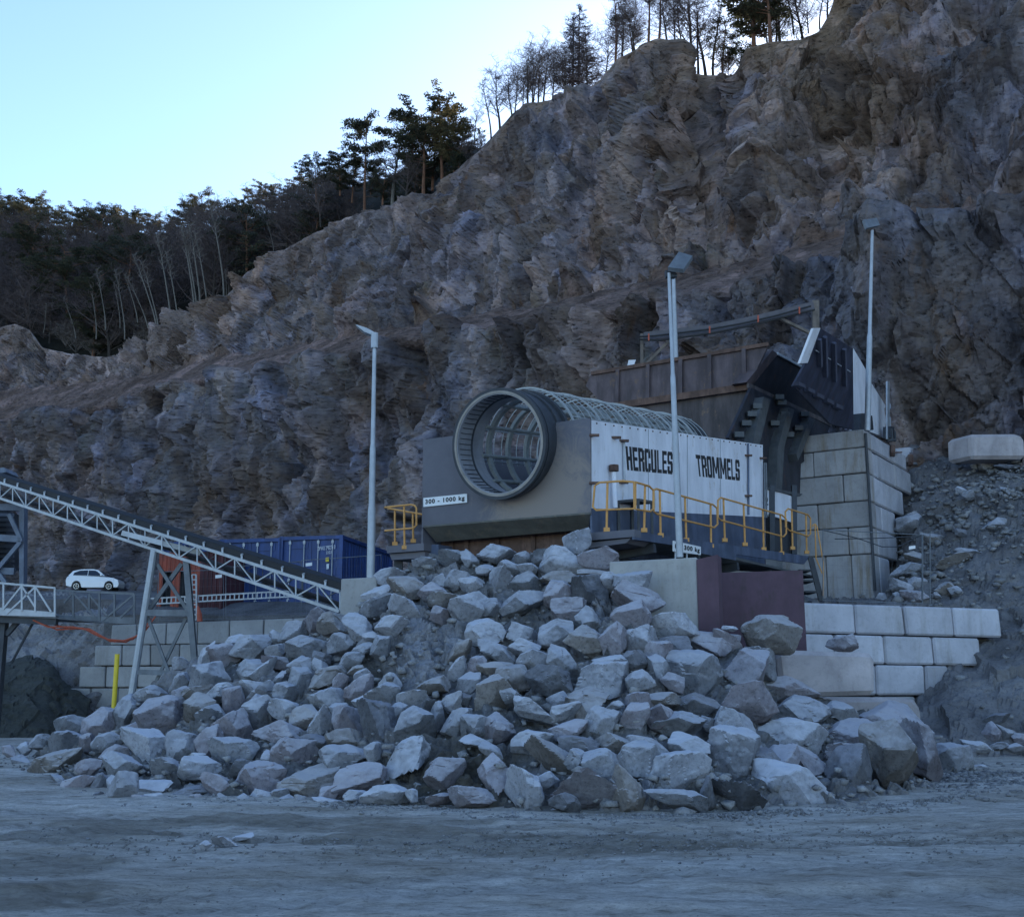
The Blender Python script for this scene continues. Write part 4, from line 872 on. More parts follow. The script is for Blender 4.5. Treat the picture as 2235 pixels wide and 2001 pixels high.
mb.prism([a+bkv*.05+up_*.15, a+bkv*.3, a+bkv*.75, a+bkv*.93+up_*.12, a+bkv*.93+up_*.15, a+bkv*.75+up_*.04, a+bkv*.3+up_*.04, a+bkv*.05+up_*.18], b-a)
mb.prism([a+bkv*.2-up_*.45, a+bkv*.95-up_*.45, a+bkv*.95-up_*.43, a+bkv*.2-up_*.43], b-a)
mb.prism([a+bkv*.02-up_*.02, a+bkv*.08-up_*.02, a+bkv*.08+up_*.16, a+bkv*.02+up_*.16], b-a); mb.build('belt', M_RUBBER, cv)
for i in range(26):
    f = (i+.35)/26; a = T0+(T1-T0)*f
    MB().abox(a+up_*.08, .05, .04, .1).tube([a+up_*.13-bkv*.02, a+up_*.17+bkv*.1], .035, 8).build('roller_bracket', M_GALV, cv)
def cpt(px, bottom=True):
    A0, A1 = (B0, B1) if bottom else (T0, T1); lo, hi = 0, 1
    for _ in range(40):
        m = (lo+hi)/2
        if proj(A0+(A1-A0)*m)[0] < px: lo = m
        else: hi = m
    return A0+(A1-A0)*lo
def toground(a, px, py):
    b = P(px, py, a.y); d = b-a; return a+d*((a.z)/(a.z-b.z))
g1 = cpt(337); g2 = cpt(400)+bkv*.1; Yl = g1.y
for s in (0,):
    MB().tube([g1+bkv*s, toground(g1, 290, 1500)+bkv*s], .1, 10).build('leg', M_GALV if s == 0 else M_GALVD, cv, smooth=True)
    MB().beam(g2+bkv*s, toground(g2, 428, 1478)+bkv*s, .15, .17).build('leg', M_GALVD, cv)
MB().beam(P(312, 1337, Yl), P(411, 1338, Yl), .12, .17).beam(P(301, 1466, Yl), P(424, 1470, Yl), .1, .14).build('leg_crossbar', M_GALVD, cv)
MB().beam(P(344, 1232, Yl+.1), P(412, 1336, Yl+.1), .09).beam(P(397, 1230, Yl+.2), P(320, 1338, Yl+.2), .11).beam(P(322, 1345, Yl+.1), P(378, 1492, Yl+.1), .08).beam(P(408, 1345, Yl+.2), P(338, 1492, Yl+.2), .08).build('leg_brace', M_GALVD, cv)
MB().beam(g1+V((-.9, -.05, .45)), g1+V((1.3, -.05, -.1)), .1, .14).build('leg_head', M_GALV, cv)

# ================================================================ plant at the left border
M_PTB = paint('plant_blue', (.17, .2, .26), .6, .1, .25, 3, .2)
pt = thing('screening_plant', 'blue-grey steel frame of a plant with louvred boxes at the picture border', 'plant frame', tuple(P(30, 1400, 38)))
MB().prism([P(42, 1085, 38), P(53, 1085, 38), P(51, 1290, 38), P(42, 1290, 38)], V((0, .3, 0))).build('column', M_PTB, pt)
for a, b in (((-80, 1168), (47, 1177)), ((-80, 1105), (50, 1108)), ((-80, 1243), (32, 1247))): MB().beam(P(*a, 38.1), P(*b, 38.1), .16, .22).build('beam', M_PTB, pt)
for a, b in (((46, 1182), (-10, 1248)), ((45, 1176), (20, 1122)), ((-10, 1240), (12, 1272)), ((46, 1182), (46, 1175))): MB().beam(P(*a, 37.95), P(*b, 37.95), .13).build('brace', M_PTB, pt)
for y0_ in (1118, 1186): 
    mb = MB()
    for k in range(5): mb.prism([P(-90, y0_+k*11, 38.6), P(30, y0_+2+k*11, 38.6), P(30, y0_+9+k*11, 38.3), P(-90, y0_+7+k*11, 38.3)], V((0, .05, 0)))
    mb.build('louvre', M_DARKPL, pt)
MB().prism([P(-90, 1112, 38.9), P(14, 1114, 38.9), P(14, 1240, 38.9), P(-90, 1240, 38.9)], V((0, 1, 0))).build('machine_box', M_DARKPL, pt)
MB().prism([P(-6, 1022, 38), P(8, 1020, 38), P(14, 1030, 38), P(-6, 1034, 38)], V((0, 1, 0))).build('cap', M_PTB, pt)
gy = thing('gantry', 'grey steel gantry walkway with braced railings in front of the white car', 'walkway', tuple(P(100, 1480, 34)))
MB().prism([P(-90, 1318, 34), P(121, 1336, 34), P(121, 1346, 34), P(-90, 1340, 34)], V((0, .06, 0))).build('toe_board', M_GALV, gy)
MB().prism([P(122, 1342, 35), P(293, 1347, 35), P(293, 1361, 35), P(122, 1357, 35)], V((0, .06, 0))).build('toe_board', M_GALVD, gy)
MB().prism([P(-90, 1336, 34.1), P(121, 1346, 34.1), P(250, 1358, 35.1), P(250, 1358, 36.2), P(-90, 1336, 35.5)], -Z1*.05).build('deck', M_GALVD, gy)
MB().beam(P(-90, 1345, 34.3), P(125, 1354, 34.3), .2, .26).build('girder', M_DARKPL, gy)
def trussrail(pts_top, pts_bot, Y, posts, diags, mat):
    mb = MB(); mb.beam(P(*pts_top[0], Y), P(*pts_top[1], Y), .06)
    for (x, a, b) in posts: mb.beam(P(x, a, Y), P(x, b, Y), .055)
    for a, b in diags: mb.beam(P(*a, Y), P(*b, Y), .05)
    return mb
trussrail([(-90, 1264), (121, 1283)], None, 34, [(8, 1273, 1330), (48, 1277, 1333), (77, 1279, 1335), (120, 1283, 1342)], [((8, 1328), (47, 1279)), ((14, 1340), (77, 1281)), ((78, 1281), (112, 1335)), ((48, 1279), (77, 1325))], 0).build('railing', M_GALV, gy)
trussrail([(122, 1288), (293, 1296)], None, 35, [(160, 1291, 1352), (217, 1293, 1358), (250, 1294, 1345), (293, 1296, 1360), (195, 1296, 1330)], [((160, 1293), (217, 1358)), ((292, 1298), (217, 1360)), ((160, 1293), (140, 1315)), ((195, 1298), (235, 1345)), ((292, 1320), (262, 1348))], 0).build('railing', M_GALVD, gy)
MB().beam(P(6, 1350, 34.6), onz(P(6, 1350, 34.6)), .28).build('column', M_DARKPL, gy)
MB().beam(P(14, 1385, 34.6), P(42, 1353, 34.6), .14).build('brace', M_DARKPL, gy)
MB().tube([P(25, 1447, 34.8), P(50, 1400, 34.8), P(73, 1357, 34.8)], .04).build('brace', M_DARKPL, gy)
o = thing('hose_bundle', 'slack orange hoses hanging from the gantry to the conveyor leg', 'hose', tuple(P(200, 1390, 34)))
for k, seq in enumerate(([(72, 1353), (105, 1368), (160, 1368), (200, 1376), (235, 1395), (270, 1398), (305, 1386), (330, 1350)], [(80, 1356), (125, 1374), (180, 1370), (215, 1388), (250, 1400), (290, 1395), (322, 1368)], [(110, 1360), (150, 1372), (195, 1372), (240, 1399), (275, 1401), (318, 1375), (340, 1344)])):
    MB().tube([P(x, y, 34.2+.12*k) for x, y in seq], .024, 6).build('hose', M_ORANGE, o, smooth=True)
pp = P(256, 1427, 27.0)
o = MB().tube([onz(pp), pp], .055, 12).build('marker_post', M_YPOST, smooth=True); tag(o, 'thin bright yellow post standing behind the boulders', 'post')

# ================================================================ containers
M_CBLUE = paint('container_blue', (.022, .06, .21), .5, 0, .25, 1.5, .25, (.12, .07, .05), .08)
M_CRED = paint('container_red', (.42, .085, .045), .6, 0, .3, 1.5, .3, (.15, .05, .04), .35)
M_CREDD = paint('container_maroon', (.11, .03, .035), .7, 0, .3, 1.5, .3)
M_TEXT = paint('container_marks', (.7, .72, .75), .5)
def corr(mb, a, b, z0, z1, n, depth, out):
    """corrugated sheet from a to b"""
    pts = []
    for i in range(n):
        for f, d in ((0, 0), (.3, 0), (.45, depth), (.8, depth), (.95, 0)):
            pts.append(a+(b-a)*((i+f)/n)+out*d)
    pts.append(b)
    for i in range(len(pts)-1):
        p0, p1 = pts[i], pts[i+1]; mb.quad(onz(p0, z0), onz(p1, z0), onz(p1, z1), onz(p0, z1))
def container(base, yaw, label, mat, rods=True, L=6.06, group='shipping containers'):
    d = V((math.cos(R(yaw)), math.sin(R(yaw)), 0)); b = V((-d.y, d.x, 0)); W, H = 2.44, 2.59
    o = thing('shipping_container', label, 'shipping container', tuple(base), group); z = base.z
    mb = MB(); e = .06; p = [base, base+d*W, base+d*W+b*L, base+b*L]
    for q in p: mb.beam(onz(q, z), onz(q, z+H), .14, .14, d)
    for zz in (z+.08, z+H-.08):
        for i in range(4): mb.beam(onz(p[i], zz), onz(p[(i+1) % 4], zz), .12, .14)
    mb.build('frame', mat, o)
    mb = MB(); corr(mb, p[1]+b*.05, p[2]-b*.05, z+.1, z+H-.1, 19, -.04, d); corr(mb, p[0]+b*.05, p[3]-b*.05, z+.1, z+H-.1, 19, -.04, -d); corr(mb, p[3]+d*.05, p[2]-d*.05, z+.1, z+H-.1, 8, -.04, b)
    mb.quad(onz(p[0], z+H-.02), onz(p[1], z+H-.02), onz(p[2], z+H-.02), onz(p[3], z+H-.02)); mb.build('side_wall', mat, o)
    for k in (0, 1):
        a = base+d*(.07+k*1.155)+b*.04; mb = MB(); mb.prism([onz(a, z+.15), onz(a+d*1.14, z+.15), onz(a+d*1.14, z+H-.15), onz(a, z+H-.15)], b*.05)
        for h in (.5, 1.05, 1.6, 2.1): mb.prism([onz(a+d*.12, z+h), onz(a+d*1.0, z+h), onz(a+d*1.0, z+h+.28), onz(a+d*.12, z+h+.28)], -b*.025)
        dr_ = mb.build('door', mat, o)
        if rods:
            for s in (.28, .86):
                q = a+d*s-b*.07; m2 = MB().tube([onz(q, z+.1), onz(q, z+H-.1)], .022, 6)
                for h in (.12, .9, H-.25): m2.abox(onz(q, z+h), .09, .06, .12)
                m2.build('lock_rod', M_GALV, dr_)
    return o, d, b, p
cb0 = P(742, 1316, 43.6); dcy = -12.0; dd_ = V((math.cos(R(dcy)), math.sin(R(dcy)), 0))
conts = []
for i, lab in enumerate(('blue shipping container with white marks on its door, nearest the lamp pole', 'blue shipping container in the middle of the blue row', 'blue shipping container partly hidden behind the maroon one')):
    o, d, b, p = container(cb0-dd_*(2.44+i*2.5)+V((0, 0, -.04*i)), dcy, lab, M_CBLUE); conts.append(o)
    if i == 0:
        pl = Plane(p[0]-b*.05, d); lettering('DPWU 298274 0', *[pl.h(x, y) for x, y in ((694, 1193), (732, 1189), (732, 1198), (694, 1202))], M_TEXT, o, -b, .01, .02); lettering('22G1', *[pl.h(x, y) for x, y in ((712, 1203), (724, 1202), (724, 1208), (712, 1209))], M_TEXT, o, -b, .01, .02)
        MB().prism([pl.h(x, y) for x, y in ((711, 1217), (718, 1216), (718, 1225), (711, 1226))], -b*.02).build('warning_label', M_YPOST, o); MB().prism([pl.h(x, y) for x, y in ((713, 1231), (718, 1230), (718, 1241), (713, 1242))], -b*.02).build('data_label', M_TEXT, o)
# red site cabin with two dark openings
rb = P(340, 1350, 42.6); rd = V((math.cos(R(-8)), math.sin(R(-8)), 0)); rbk = V((-rd.y, rd.x, 0))
o = thing('site_cabin', 'orange-red container cabin with two dark door openings behind the conveyor leg', 'cabin', tuple(rb)); z = rb.z; H = 2.45
mb = MB(); W = 1.62
segs = [(0, .18), (.52, .86), (1.2, W)]
for a_, b_ in segs: corr(mb, rb+rd*a_, rb+rd*b_, z+.1, z+1.75, max(1, int((b_-a_)/.16)), .03, -rbk)
corr(mb, rb, rb+rd*W, z+1.75, z+H, 10, .03, -rbk)
mb.build('front_wall', M_CRED, o)
mb = MB(); corr(mb, rb+rd*W, rb+rd*W+rd*.9+rbk*.3, z+.1, z+H, 6, .03, -rbk); mb.quad(onz(rb, z+H), onz(rb+rd*2.5, z+H), onz(rb+rd*2.5+rbk*5, z+H), onz(rb+rbk*5, z+H)); mb.prism([rb+rd*2.5, rb+rd*2.5+rbk*5, rb+rbk*5, rb+rbk*4.9, rb+rd*2.4+rbk*4.9, rb+rd*2.4], Z1*H); mb.quad(rb, rb+rbk*5, onz(rb+rbk*5, z+H), onz(rb, z+H)); mb.build('side_wall', M_CREDD, o)
MB().prism([rb+rbk*.5, rb+rd*W+rbk*.5, onz(rb+rd*W+rbk*.5, z+H-.1), onz(rb+rbk*.5, z+H-.1)], rbk*.05).build('inner_wall', M_DARKPL, o)
MB().prism([rb+rd*(-.05)-rbk*.25+Z1*.05, rb+rd*1.4-rbk*.25+Z1*.05, rb+rd*1.4+Z1*.05, rb+rd*(-.05)+Z1*.05], Z1*.1).build('sill', M_ORANGE, o)

# ================================================================ site fences, cable ladders, tags
def fence(label, px0, px1, yt0, yt1, yb0, yb1, Y, grp='mesh fence panels', n=16):
    o = thing('fence_panel', label, 'fence', tuple(P((px0+px1)/2, (yb0+yb1)/2, Y)), grp); a, b, c, d = P(px0, yt0, Y), P(px1, yt1, Y), P(px1, yb1, Y), P(px0, yb0, Y)
    MB().tube([a, b, c, d, a], .015, 6).build('frame', M_GALVD, o, smooth=True); mb = MB()
    for i in range(1, n): f = i/n; mb.tube([a*(1-f)+b*f, d*(1-f)+c*f], .0022, 3, False)
    for i in range(1, 6): f = i/6; mb.tube([a*(1-f)+d*f, b*(1-f)+c*f], .0022, 3, False)
    mb.build('wire_mesh', M_GALVD, o); return o
fence('wire mesh fence panel in front of the orange-red cabin', 346, 488, 1248, 1243, 1354, 1350, 40.9)
fence('wire mesh fence panel in front of the middle blue container', 493, 655, 1238, 1225, 1350, 1345, 40.8)
fence('wire mesh fence panel ending behind the lamp pole', 658, 832, 1223, 1211, 1344, 1336, 40.7)
fence('wire mesh fence panel on the block wall beside the stairs', 1796, 2012, 1156, 1167, 1310, 1317, 31.2, n=20)
fence('narrow wire mesh fence panel at the open end of the block wall', 2014, 2030, 1167, 1165, 1318, 1318, 31.5, n=3)
o = thing('slack_wire', 'sagging wires strung across the tower foot', 'wire', tuple(P(1900, 1190, 31)))
for seq in ([(1797, 1157), (1870, 1174), (1925, 1193), (1960, 1193), (2010, 1168)], [(1822, 1176), (1900, 1175), (2008, 1170)]): MB().tube([P(x, y, 31.1) for x, y in seq], .014, 5).build('wire', M_DARKPL, o)
def ladder(label, a0, a1, off, n):
    o = thing('cable_ladder', label, 'cable ladder', tuple((a0+a1)/2)); mb = MB(); mb.beam(a0, a1, .05); mb.beam(a0+off, a1+off, .05); mb.build('side_rail', M_GALV, o); mb = MB()
    for i in range(n+1): f = i/n; mb.beam(a0+(a1-a0)*f, a0+(a1-a0)*f+off, .04)
    mb.build('rung', M_GALV, o)
ladder('horizontal cable ladder along the fence in front of the containers', P(325, 1306, 40.6), P(660, 1288, 40.6), V((0, 0, -.2)), 34)
ladder('upright cable ladder fixed in front of the cabin', P(419, 1254, 40.5), P(420, 1352, 40.5), V((.15, 0, 0)), 9)
for lab, x, y, Y in (('small white tag on the fence before the maroon cabin side', 477, 1257, 40.4), ('small white tag on the fence before the marked blue container', 674, 1231, 40.3), ('small white tag on the wire beside the tower foot', 1991, 1194, 31)):
    o = MB().prism([P(x-7, y-2, Y), P(x+7, y-4, Y), P(x+7, y+3, Y), P(x-7, y+5, Y)], V((0, .02, 0))).build('tag', M_SIGN); tag(o, lab, 'tag')
o = MB().tube([P(432, 1322, 40.3), P(435, 1340, 40.3), P(436, 1356, 40.3)], [.03, .09, .1], 8).build('traffic_cone', M_ORANGE); tag(o, 'orange rolled sack hanging low on the fence by the cable ladder', 'sack'); o.name = 'orange_sack'

# ================================================================ white car
def car():
    c = P(208, 1291, 94); yaw = R(3); d = V((math.cos(yaw), math.sin(yaw), 0)); b = V((-d.y, d.x, 0)); L = 4.5; Wd = .92
    o = thing('car', 'white compact suv parked on the upper bench with its nose to the cabin', 'car', tuple(c))
    M = paint('car_white', (.8, .82, .85), .25, 0, .02, 1); G_ = paint('car_glass', (.02, .03, .05), .08, 0, .1, 1); T = paint('tyre', (.015,)*3, .8); RM = paint('rim', (.5,)*3, .35, .6)
    def Q(x, y, z): return c+d*x*.95+b*y+Z1*z*1.1
    arch = lambda cx_, r, a0, a1, n=7: [(cx_+r*math.cos(R(a0+(a1-a0)*i/n)), .34+r*math.sin(R(a0+(a1-a0)*i/n))) for i in range(n+1)]
    low = [(-2.2, .35), (-2.26, .75), (-2.2, 1.0), (-1.95, 1.12), (.75, 1.05), (1.7, .96), (2.12, .8), (2.22, .55), (2.15, .28)]
    body = low+[(1.78, .25)]+arch(1.38, .39, 0, 180)+[(.95, .24), (-.9, .24)]+arch(-1.35, .39, 0, 180)+[(-1.8, .28)]
    secs = [(-Wd, .0), (-Wd*.98, .0)]
    mb = MB(); n = len(body)
    for y, s in ((-Wd, .0), (Wd, .0)): mb.v += [Q(x, y*(1 if z < .9 else .95), z) for x, z in body]
    for i in range(n): mb.f.append((i, (i+1) % n, n+(i+1) % n, n+i))
    mb.f += [tuple(range(n)), tuple(range(2*n-1, n-1, -1))]
    bd = mb.build('body', M, o, bevel=.03)
    roof = [(-2.1, 1.1), (-1.75, 1.48), (-1.1, 1.6), (-.1, 1.62), (.35, 1.55), (1.0, 1.1)]
    mb = MB(); k = len(roof)
    for y in (-1, 1): mb.v += [Q(x, y*(Wd*.95-.22*(z-1.05)/.5), z) for x, z in roof]
    for i in range(k): mb.f.append((i, (i+1) % k, k+(i+1) % k, k+i))
    mb.f += [tuple(range(k)), tuple(range(2*k-1, k-1, -1))]; mb.build('cabin', M, bd)
    for y in (-1, 1):
        def S_(x, z): return Q(x, y*(Wd*.95-.22*(z-1.05)/.5+.015), z)
        for q in ([(-1.7, 1.15), (-1.62, 1.35), (-1.2, 1.5), (-.5, 1.53), (-.5, 1.13)], [(-.44, 1.13), (-.44, 1.53), (.1, 1.51), (.3, 1.42), (.78, 1.11)]): MB().prism([S_(x, z) for x, z in q], b*(y*.01)).build('side_window', G_, bd)
    MB().prism([Q(.42, -.66, 1.52), Q(.42, .66, 1.52), Q(.98, .8, 1.13), Q(.98, -.8, 1.13)], V((0, 0, .02))).build('windscreen', G_, bd)
    MB().prism([Q(-1.8, -.62, 1.47), Q(-1.8, .62, 1.47), Q(-2.09, .74, 1.15), Q(-2.09, -.74, 1.15)], V((0, 0, .02))).build('rear_window', G_, bd)
    for y in (-1, 1):
        MB().abox(Q(.72, y*1.0, 1.16), .14, .16, .12).build('mirror', M, bd)
        MB().prism([Q(2.0, y*.55, .82), Q(1.75, y*.9, .86), Q(1.75, y*.9, .74), Q(2.14, y*.55, .7)], Z1*.02).build('headlight', M_LENS, bd)
        MB().prism([Q(-2.24, y*.5, .98), Q(-2.05, y*.9, .98), Q(-2.1, y*.9, .8), Q(-2.27, y*.5, .8)], Z1*.02).build('tail_light', M_ORANGE, bd)
        for x in (-1.35, 1.38):
            wl = MB().tube([Q(x, y*.68, .34), Q(x, y*.9, .34)], .34, 24).build('wheel', T, o, smooth=True)
            mb = MB(); 
            for a in range(5): t = 2*math.pi*a/5; mb.beam(Q(x, y*.905, .34), Q(x+.2*math.cos(t), y*.905, .34+.2*math.sin(t)), .06, .02)
            mb.ring(Q(x, y*.89, .34), b*y, .19, .23, .03, 24); mb.build('rim', RM, wl)
car()
# ================================================================ the stone heap
base_px = [(-10, 1660), (60, 1668), (130, 1722), (200, 1738), (300, 1744), (420, 1741), (520, 1744), (650, 1748), (760, 1757), (850, 1764), (960, 1768), (1080, 1776), (1200, 1782), (1350, 1784), (1500, 1783), (1640, 1776), (1780, 1768), (1900, 1762), (1980, 1756), (2060, 1744), (2110, 1720), (2150, 1690)]
crest_r = [(-10, 1648, 26.6), (60, 1640, 27), (150, 1590, 27), (250, 1550, 26.5), (330, 1505, 26), (430, 1425, 25.6), (560, 1400, 25.6), (650, 1375, 25.4), (745, 1350, 24.6), (815, 1290, 24.6), (850, 1245, 24.8), (950, 1210, 25.2), (1150, 1200, 25.2), (1250, 1210, 24.4), (1320, 1240, 23.3), (1380, 1300, 22.1), (1450, 1360, 21.6), (1520, 1400, 21.5), (1640, 1420, 21.8), (1700, 1480, 22.6), (1800, 1530, 22.2), (1900, 1570, 22.2), (2000, 1615, 22.6), (2080, 1665, 23.3), (2150, 1680, 24.5)]
b_r = []
for x, y in base_px: a, e = azel(x, y); b_r.append((x, y, -EYE.z/e))
Ah = np.array([azel(x, 1600)[0] for x in np.arange(-10, 2152, 7)])
H0, H2 = rowpts(b_r, Ah), rowpts(crest_r, Ah); H0[:, 2] = -.05
H1 = (H0+H2)/2; H1[:, 2] -= .12*(H2[:, 2]-H0[:, 2])*.6
# two bare scree chutes run down the heap: hollow them a little
H3 = H2+np.stack([Ah*1.2, 1.2+0*Ah, -.15+0*Ah], 1); H4 = H3+np.stack([Ah*.6, .6+0*Ah, 0*Ah], 1); H4[:, 2] = -.1
GH = blend_rows([H0, H1, H2, H3, H4], [60, 60, 8, 4]); GH0 = GH.copy()
Nn = gnormals(blurG(GH, 4)); ph = GH.reshape(-1, 3)
dz = facet(ph/.55, 200, 1.6)*.22+facet(ph/.22, 201, 1.8)*.12+fbm(ph/.1, 2, 202)*.03
GH = GH+Nn*(dz.reshape(GH.shape[:2])-.22)[..., None]
def screemat():
    m, nt, b = newmat('scree'); co = coords(nt); n1 = noise(nt, co, 1.2, 5, .6); n2 = noise(nt, co, 9, 7, .8)
    c = ramp(nt, n1, [(.35, (.09, .087, .085)), (.5, (.2, .197, .205)), (.68, (.34, .335, .36))]); c = mixc(nt, .8, c, ramp(nt, n2, [(.3, (.4,)*3), (.5, (1,)*3)]), 'MULTIPLY')  # scree and earth tones lowered to colour contact shadow into gaps between boulders
    lo = attr_fac(nt, 'earth'); c = mixc(nt, lo, c, ramp(nt, n2, [(.3, (.04, .036, .03)), (.65, (.1, .09, .075))])); c = mixc(nt, attr_fac(nt, 'dusty'), c, ramp(nt, n2, [(.35, (.17, .165, .17)), (.6, (.36, .355, .38))]))
    nt.links.new(c, b.inputs['Base Color']); b.inputs['Roughness'].default_value = .95; vo = nt.nodes.new('ShaderNodeTexVoronoi'); vo.inputs['Scale'].default_value = 11; nt.links.new(co, vo.inputs['Vector'])
    bump(nt, b, math_(nt, 'ADD', n2, vo.outputs['Distance']), .9, .05); return m
M_SCREE = screemat()
pj = np.array([proj(V(q)) for q in GH0.reshape(-1, 3)])
nrow_v = 121
earth = np.clip(1.3-np.sqrt(((pj[:, 0]-980)/150)**2+((pj[:, 1]-1680)/95)**2), 0, 1)+np.clip(1.2-np.sqrt(((pj[:, 0]-830)/90)**2+((pj[:, 1]-1480)/60)**2), 0, 1)*.6+.15
pale_ = np.clip(1.2-np.sqrt(((pj[:, 0]-925)/75)**2+((pj[:, 1]-1400)/100)**2), 0, 1)
gridmesh('heap_core', GH, M_SCREE, attr={'earth': np.clip(earth-pale_, 0, 1), 'dusty': np.clip(pale_*1.2, 0, .9)})
vis = pj[:nrow_v*len(Ah)]; vis3 = GH0.reshape(-1, 3)[:nrow_v*len(Ah)]
def onheap(px, py):
    i = int(np.argmin((vis[:, 0]-px)**2+(vis[:, 1]-py)**2)); return V(vis3[i]), i//len(Ah)/(nrow_v-1)

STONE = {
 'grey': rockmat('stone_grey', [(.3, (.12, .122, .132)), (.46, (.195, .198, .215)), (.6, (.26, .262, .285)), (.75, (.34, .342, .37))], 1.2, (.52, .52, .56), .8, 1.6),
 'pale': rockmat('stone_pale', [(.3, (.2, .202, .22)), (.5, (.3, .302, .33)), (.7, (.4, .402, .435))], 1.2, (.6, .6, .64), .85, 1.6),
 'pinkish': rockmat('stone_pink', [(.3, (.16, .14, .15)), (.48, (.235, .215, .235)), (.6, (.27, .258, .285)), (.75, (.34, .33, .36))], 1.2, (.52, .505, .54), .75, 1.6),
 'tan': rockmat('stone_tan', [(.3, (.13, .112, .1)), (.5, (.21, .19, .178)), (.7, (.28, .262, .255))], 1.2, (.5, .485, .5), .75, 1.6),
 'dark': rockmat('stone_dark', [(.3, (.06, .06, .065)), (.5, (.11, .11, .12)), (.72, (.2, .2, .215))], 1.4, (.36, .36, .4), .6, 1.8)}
def _ico(n):
    bm = bmesh.new(); bmesh.ops.create_icosphere(bm, subdivisions=n, radius=1); bm.verts.ensure_lookup_table()
    v = np.array([q.co[:] for q in bm.verts]); f = [tuple(x.index for x in q.verts) for q in bm.faces]; bm.free(); return v, f
ICO = {k: _ico(k) for k in (2, 3, 4, 5)}
def stone_verts(rng, w, d, h, lvl, shape=None):
    dirs, f = ICO[lvl]; n = rng.integers(8, 14)
    N = rng.normal(size=(n, 3)); N /= np.linalg.norm(N, axis=1, keepdims=True); D = rng.uniform(.6, .92, n)
    # a few nearly orthogonal joint planes make the broken block
    Rr = np.linalg.qr(rng.normal(size=(3, 3)))[0]; Rr = Rr*.55+np.eye(3)*.8
    ax = np.concatenate([Rr, -Rr]); ax /= np.linalg.norm(ax, axis=1, keepdims=True)
    N = np.concatenate([N, ax]); D = np.concatenate([D, rng.uniform(.6, .82, 6)])
    q = np.clip(dirs@N.T, 1e-6, None)/D; pw = 70; r = (q**pw).sum(1)**(-1/pw)
    so_ = rng.uniform(0, 90, 3)
    r = r*(1+.10*(blocks(dirs*1.7+so_, 7, 1.6)[0])+.035*blocks(dirs*4.5+so_, 9, 1.6)[0]+.012*fbm(dirs*5+so_, 3, 8))
    v = dirs*r[:, None]; lo, hi = v.min(0), v.max(0); v = (v-(lo+hi)/2)/(hi-lo); v = v*np.array([w, d, h])
    v += .012*min(w, h)*np.stack([fbm(v*6/min(w, h)+so_+k, 2, 30+k) for k in range(3)], 1)
    return v, f
def stone(name, rng, c, w, d, h, tone, lvl, tilt=0.0):
    v, f = stone_verts(rng, w, d, h, lvl)
    if tilt: ct_, st_ = math.cos(tilt), math.sin(tilt); v = np.stack([v[:, 0]*ct_-v[:, 2]*st_, v[:, 1], v[:, 0]*st_+v[:, 2]*ct_], 1)
    me = bpy.data.meshes.new(name); me.from_pydata(v.tolist(), [], f); me.polygons.foreach_set('use_smooth', [True]*len(f)); me.set_sharp_from_angle(angle=R(16))
    me.materials.append(STONE[tone]); o = bpy.data.objects.new(name, me); COL.objects.link(o); o.location = c; return o
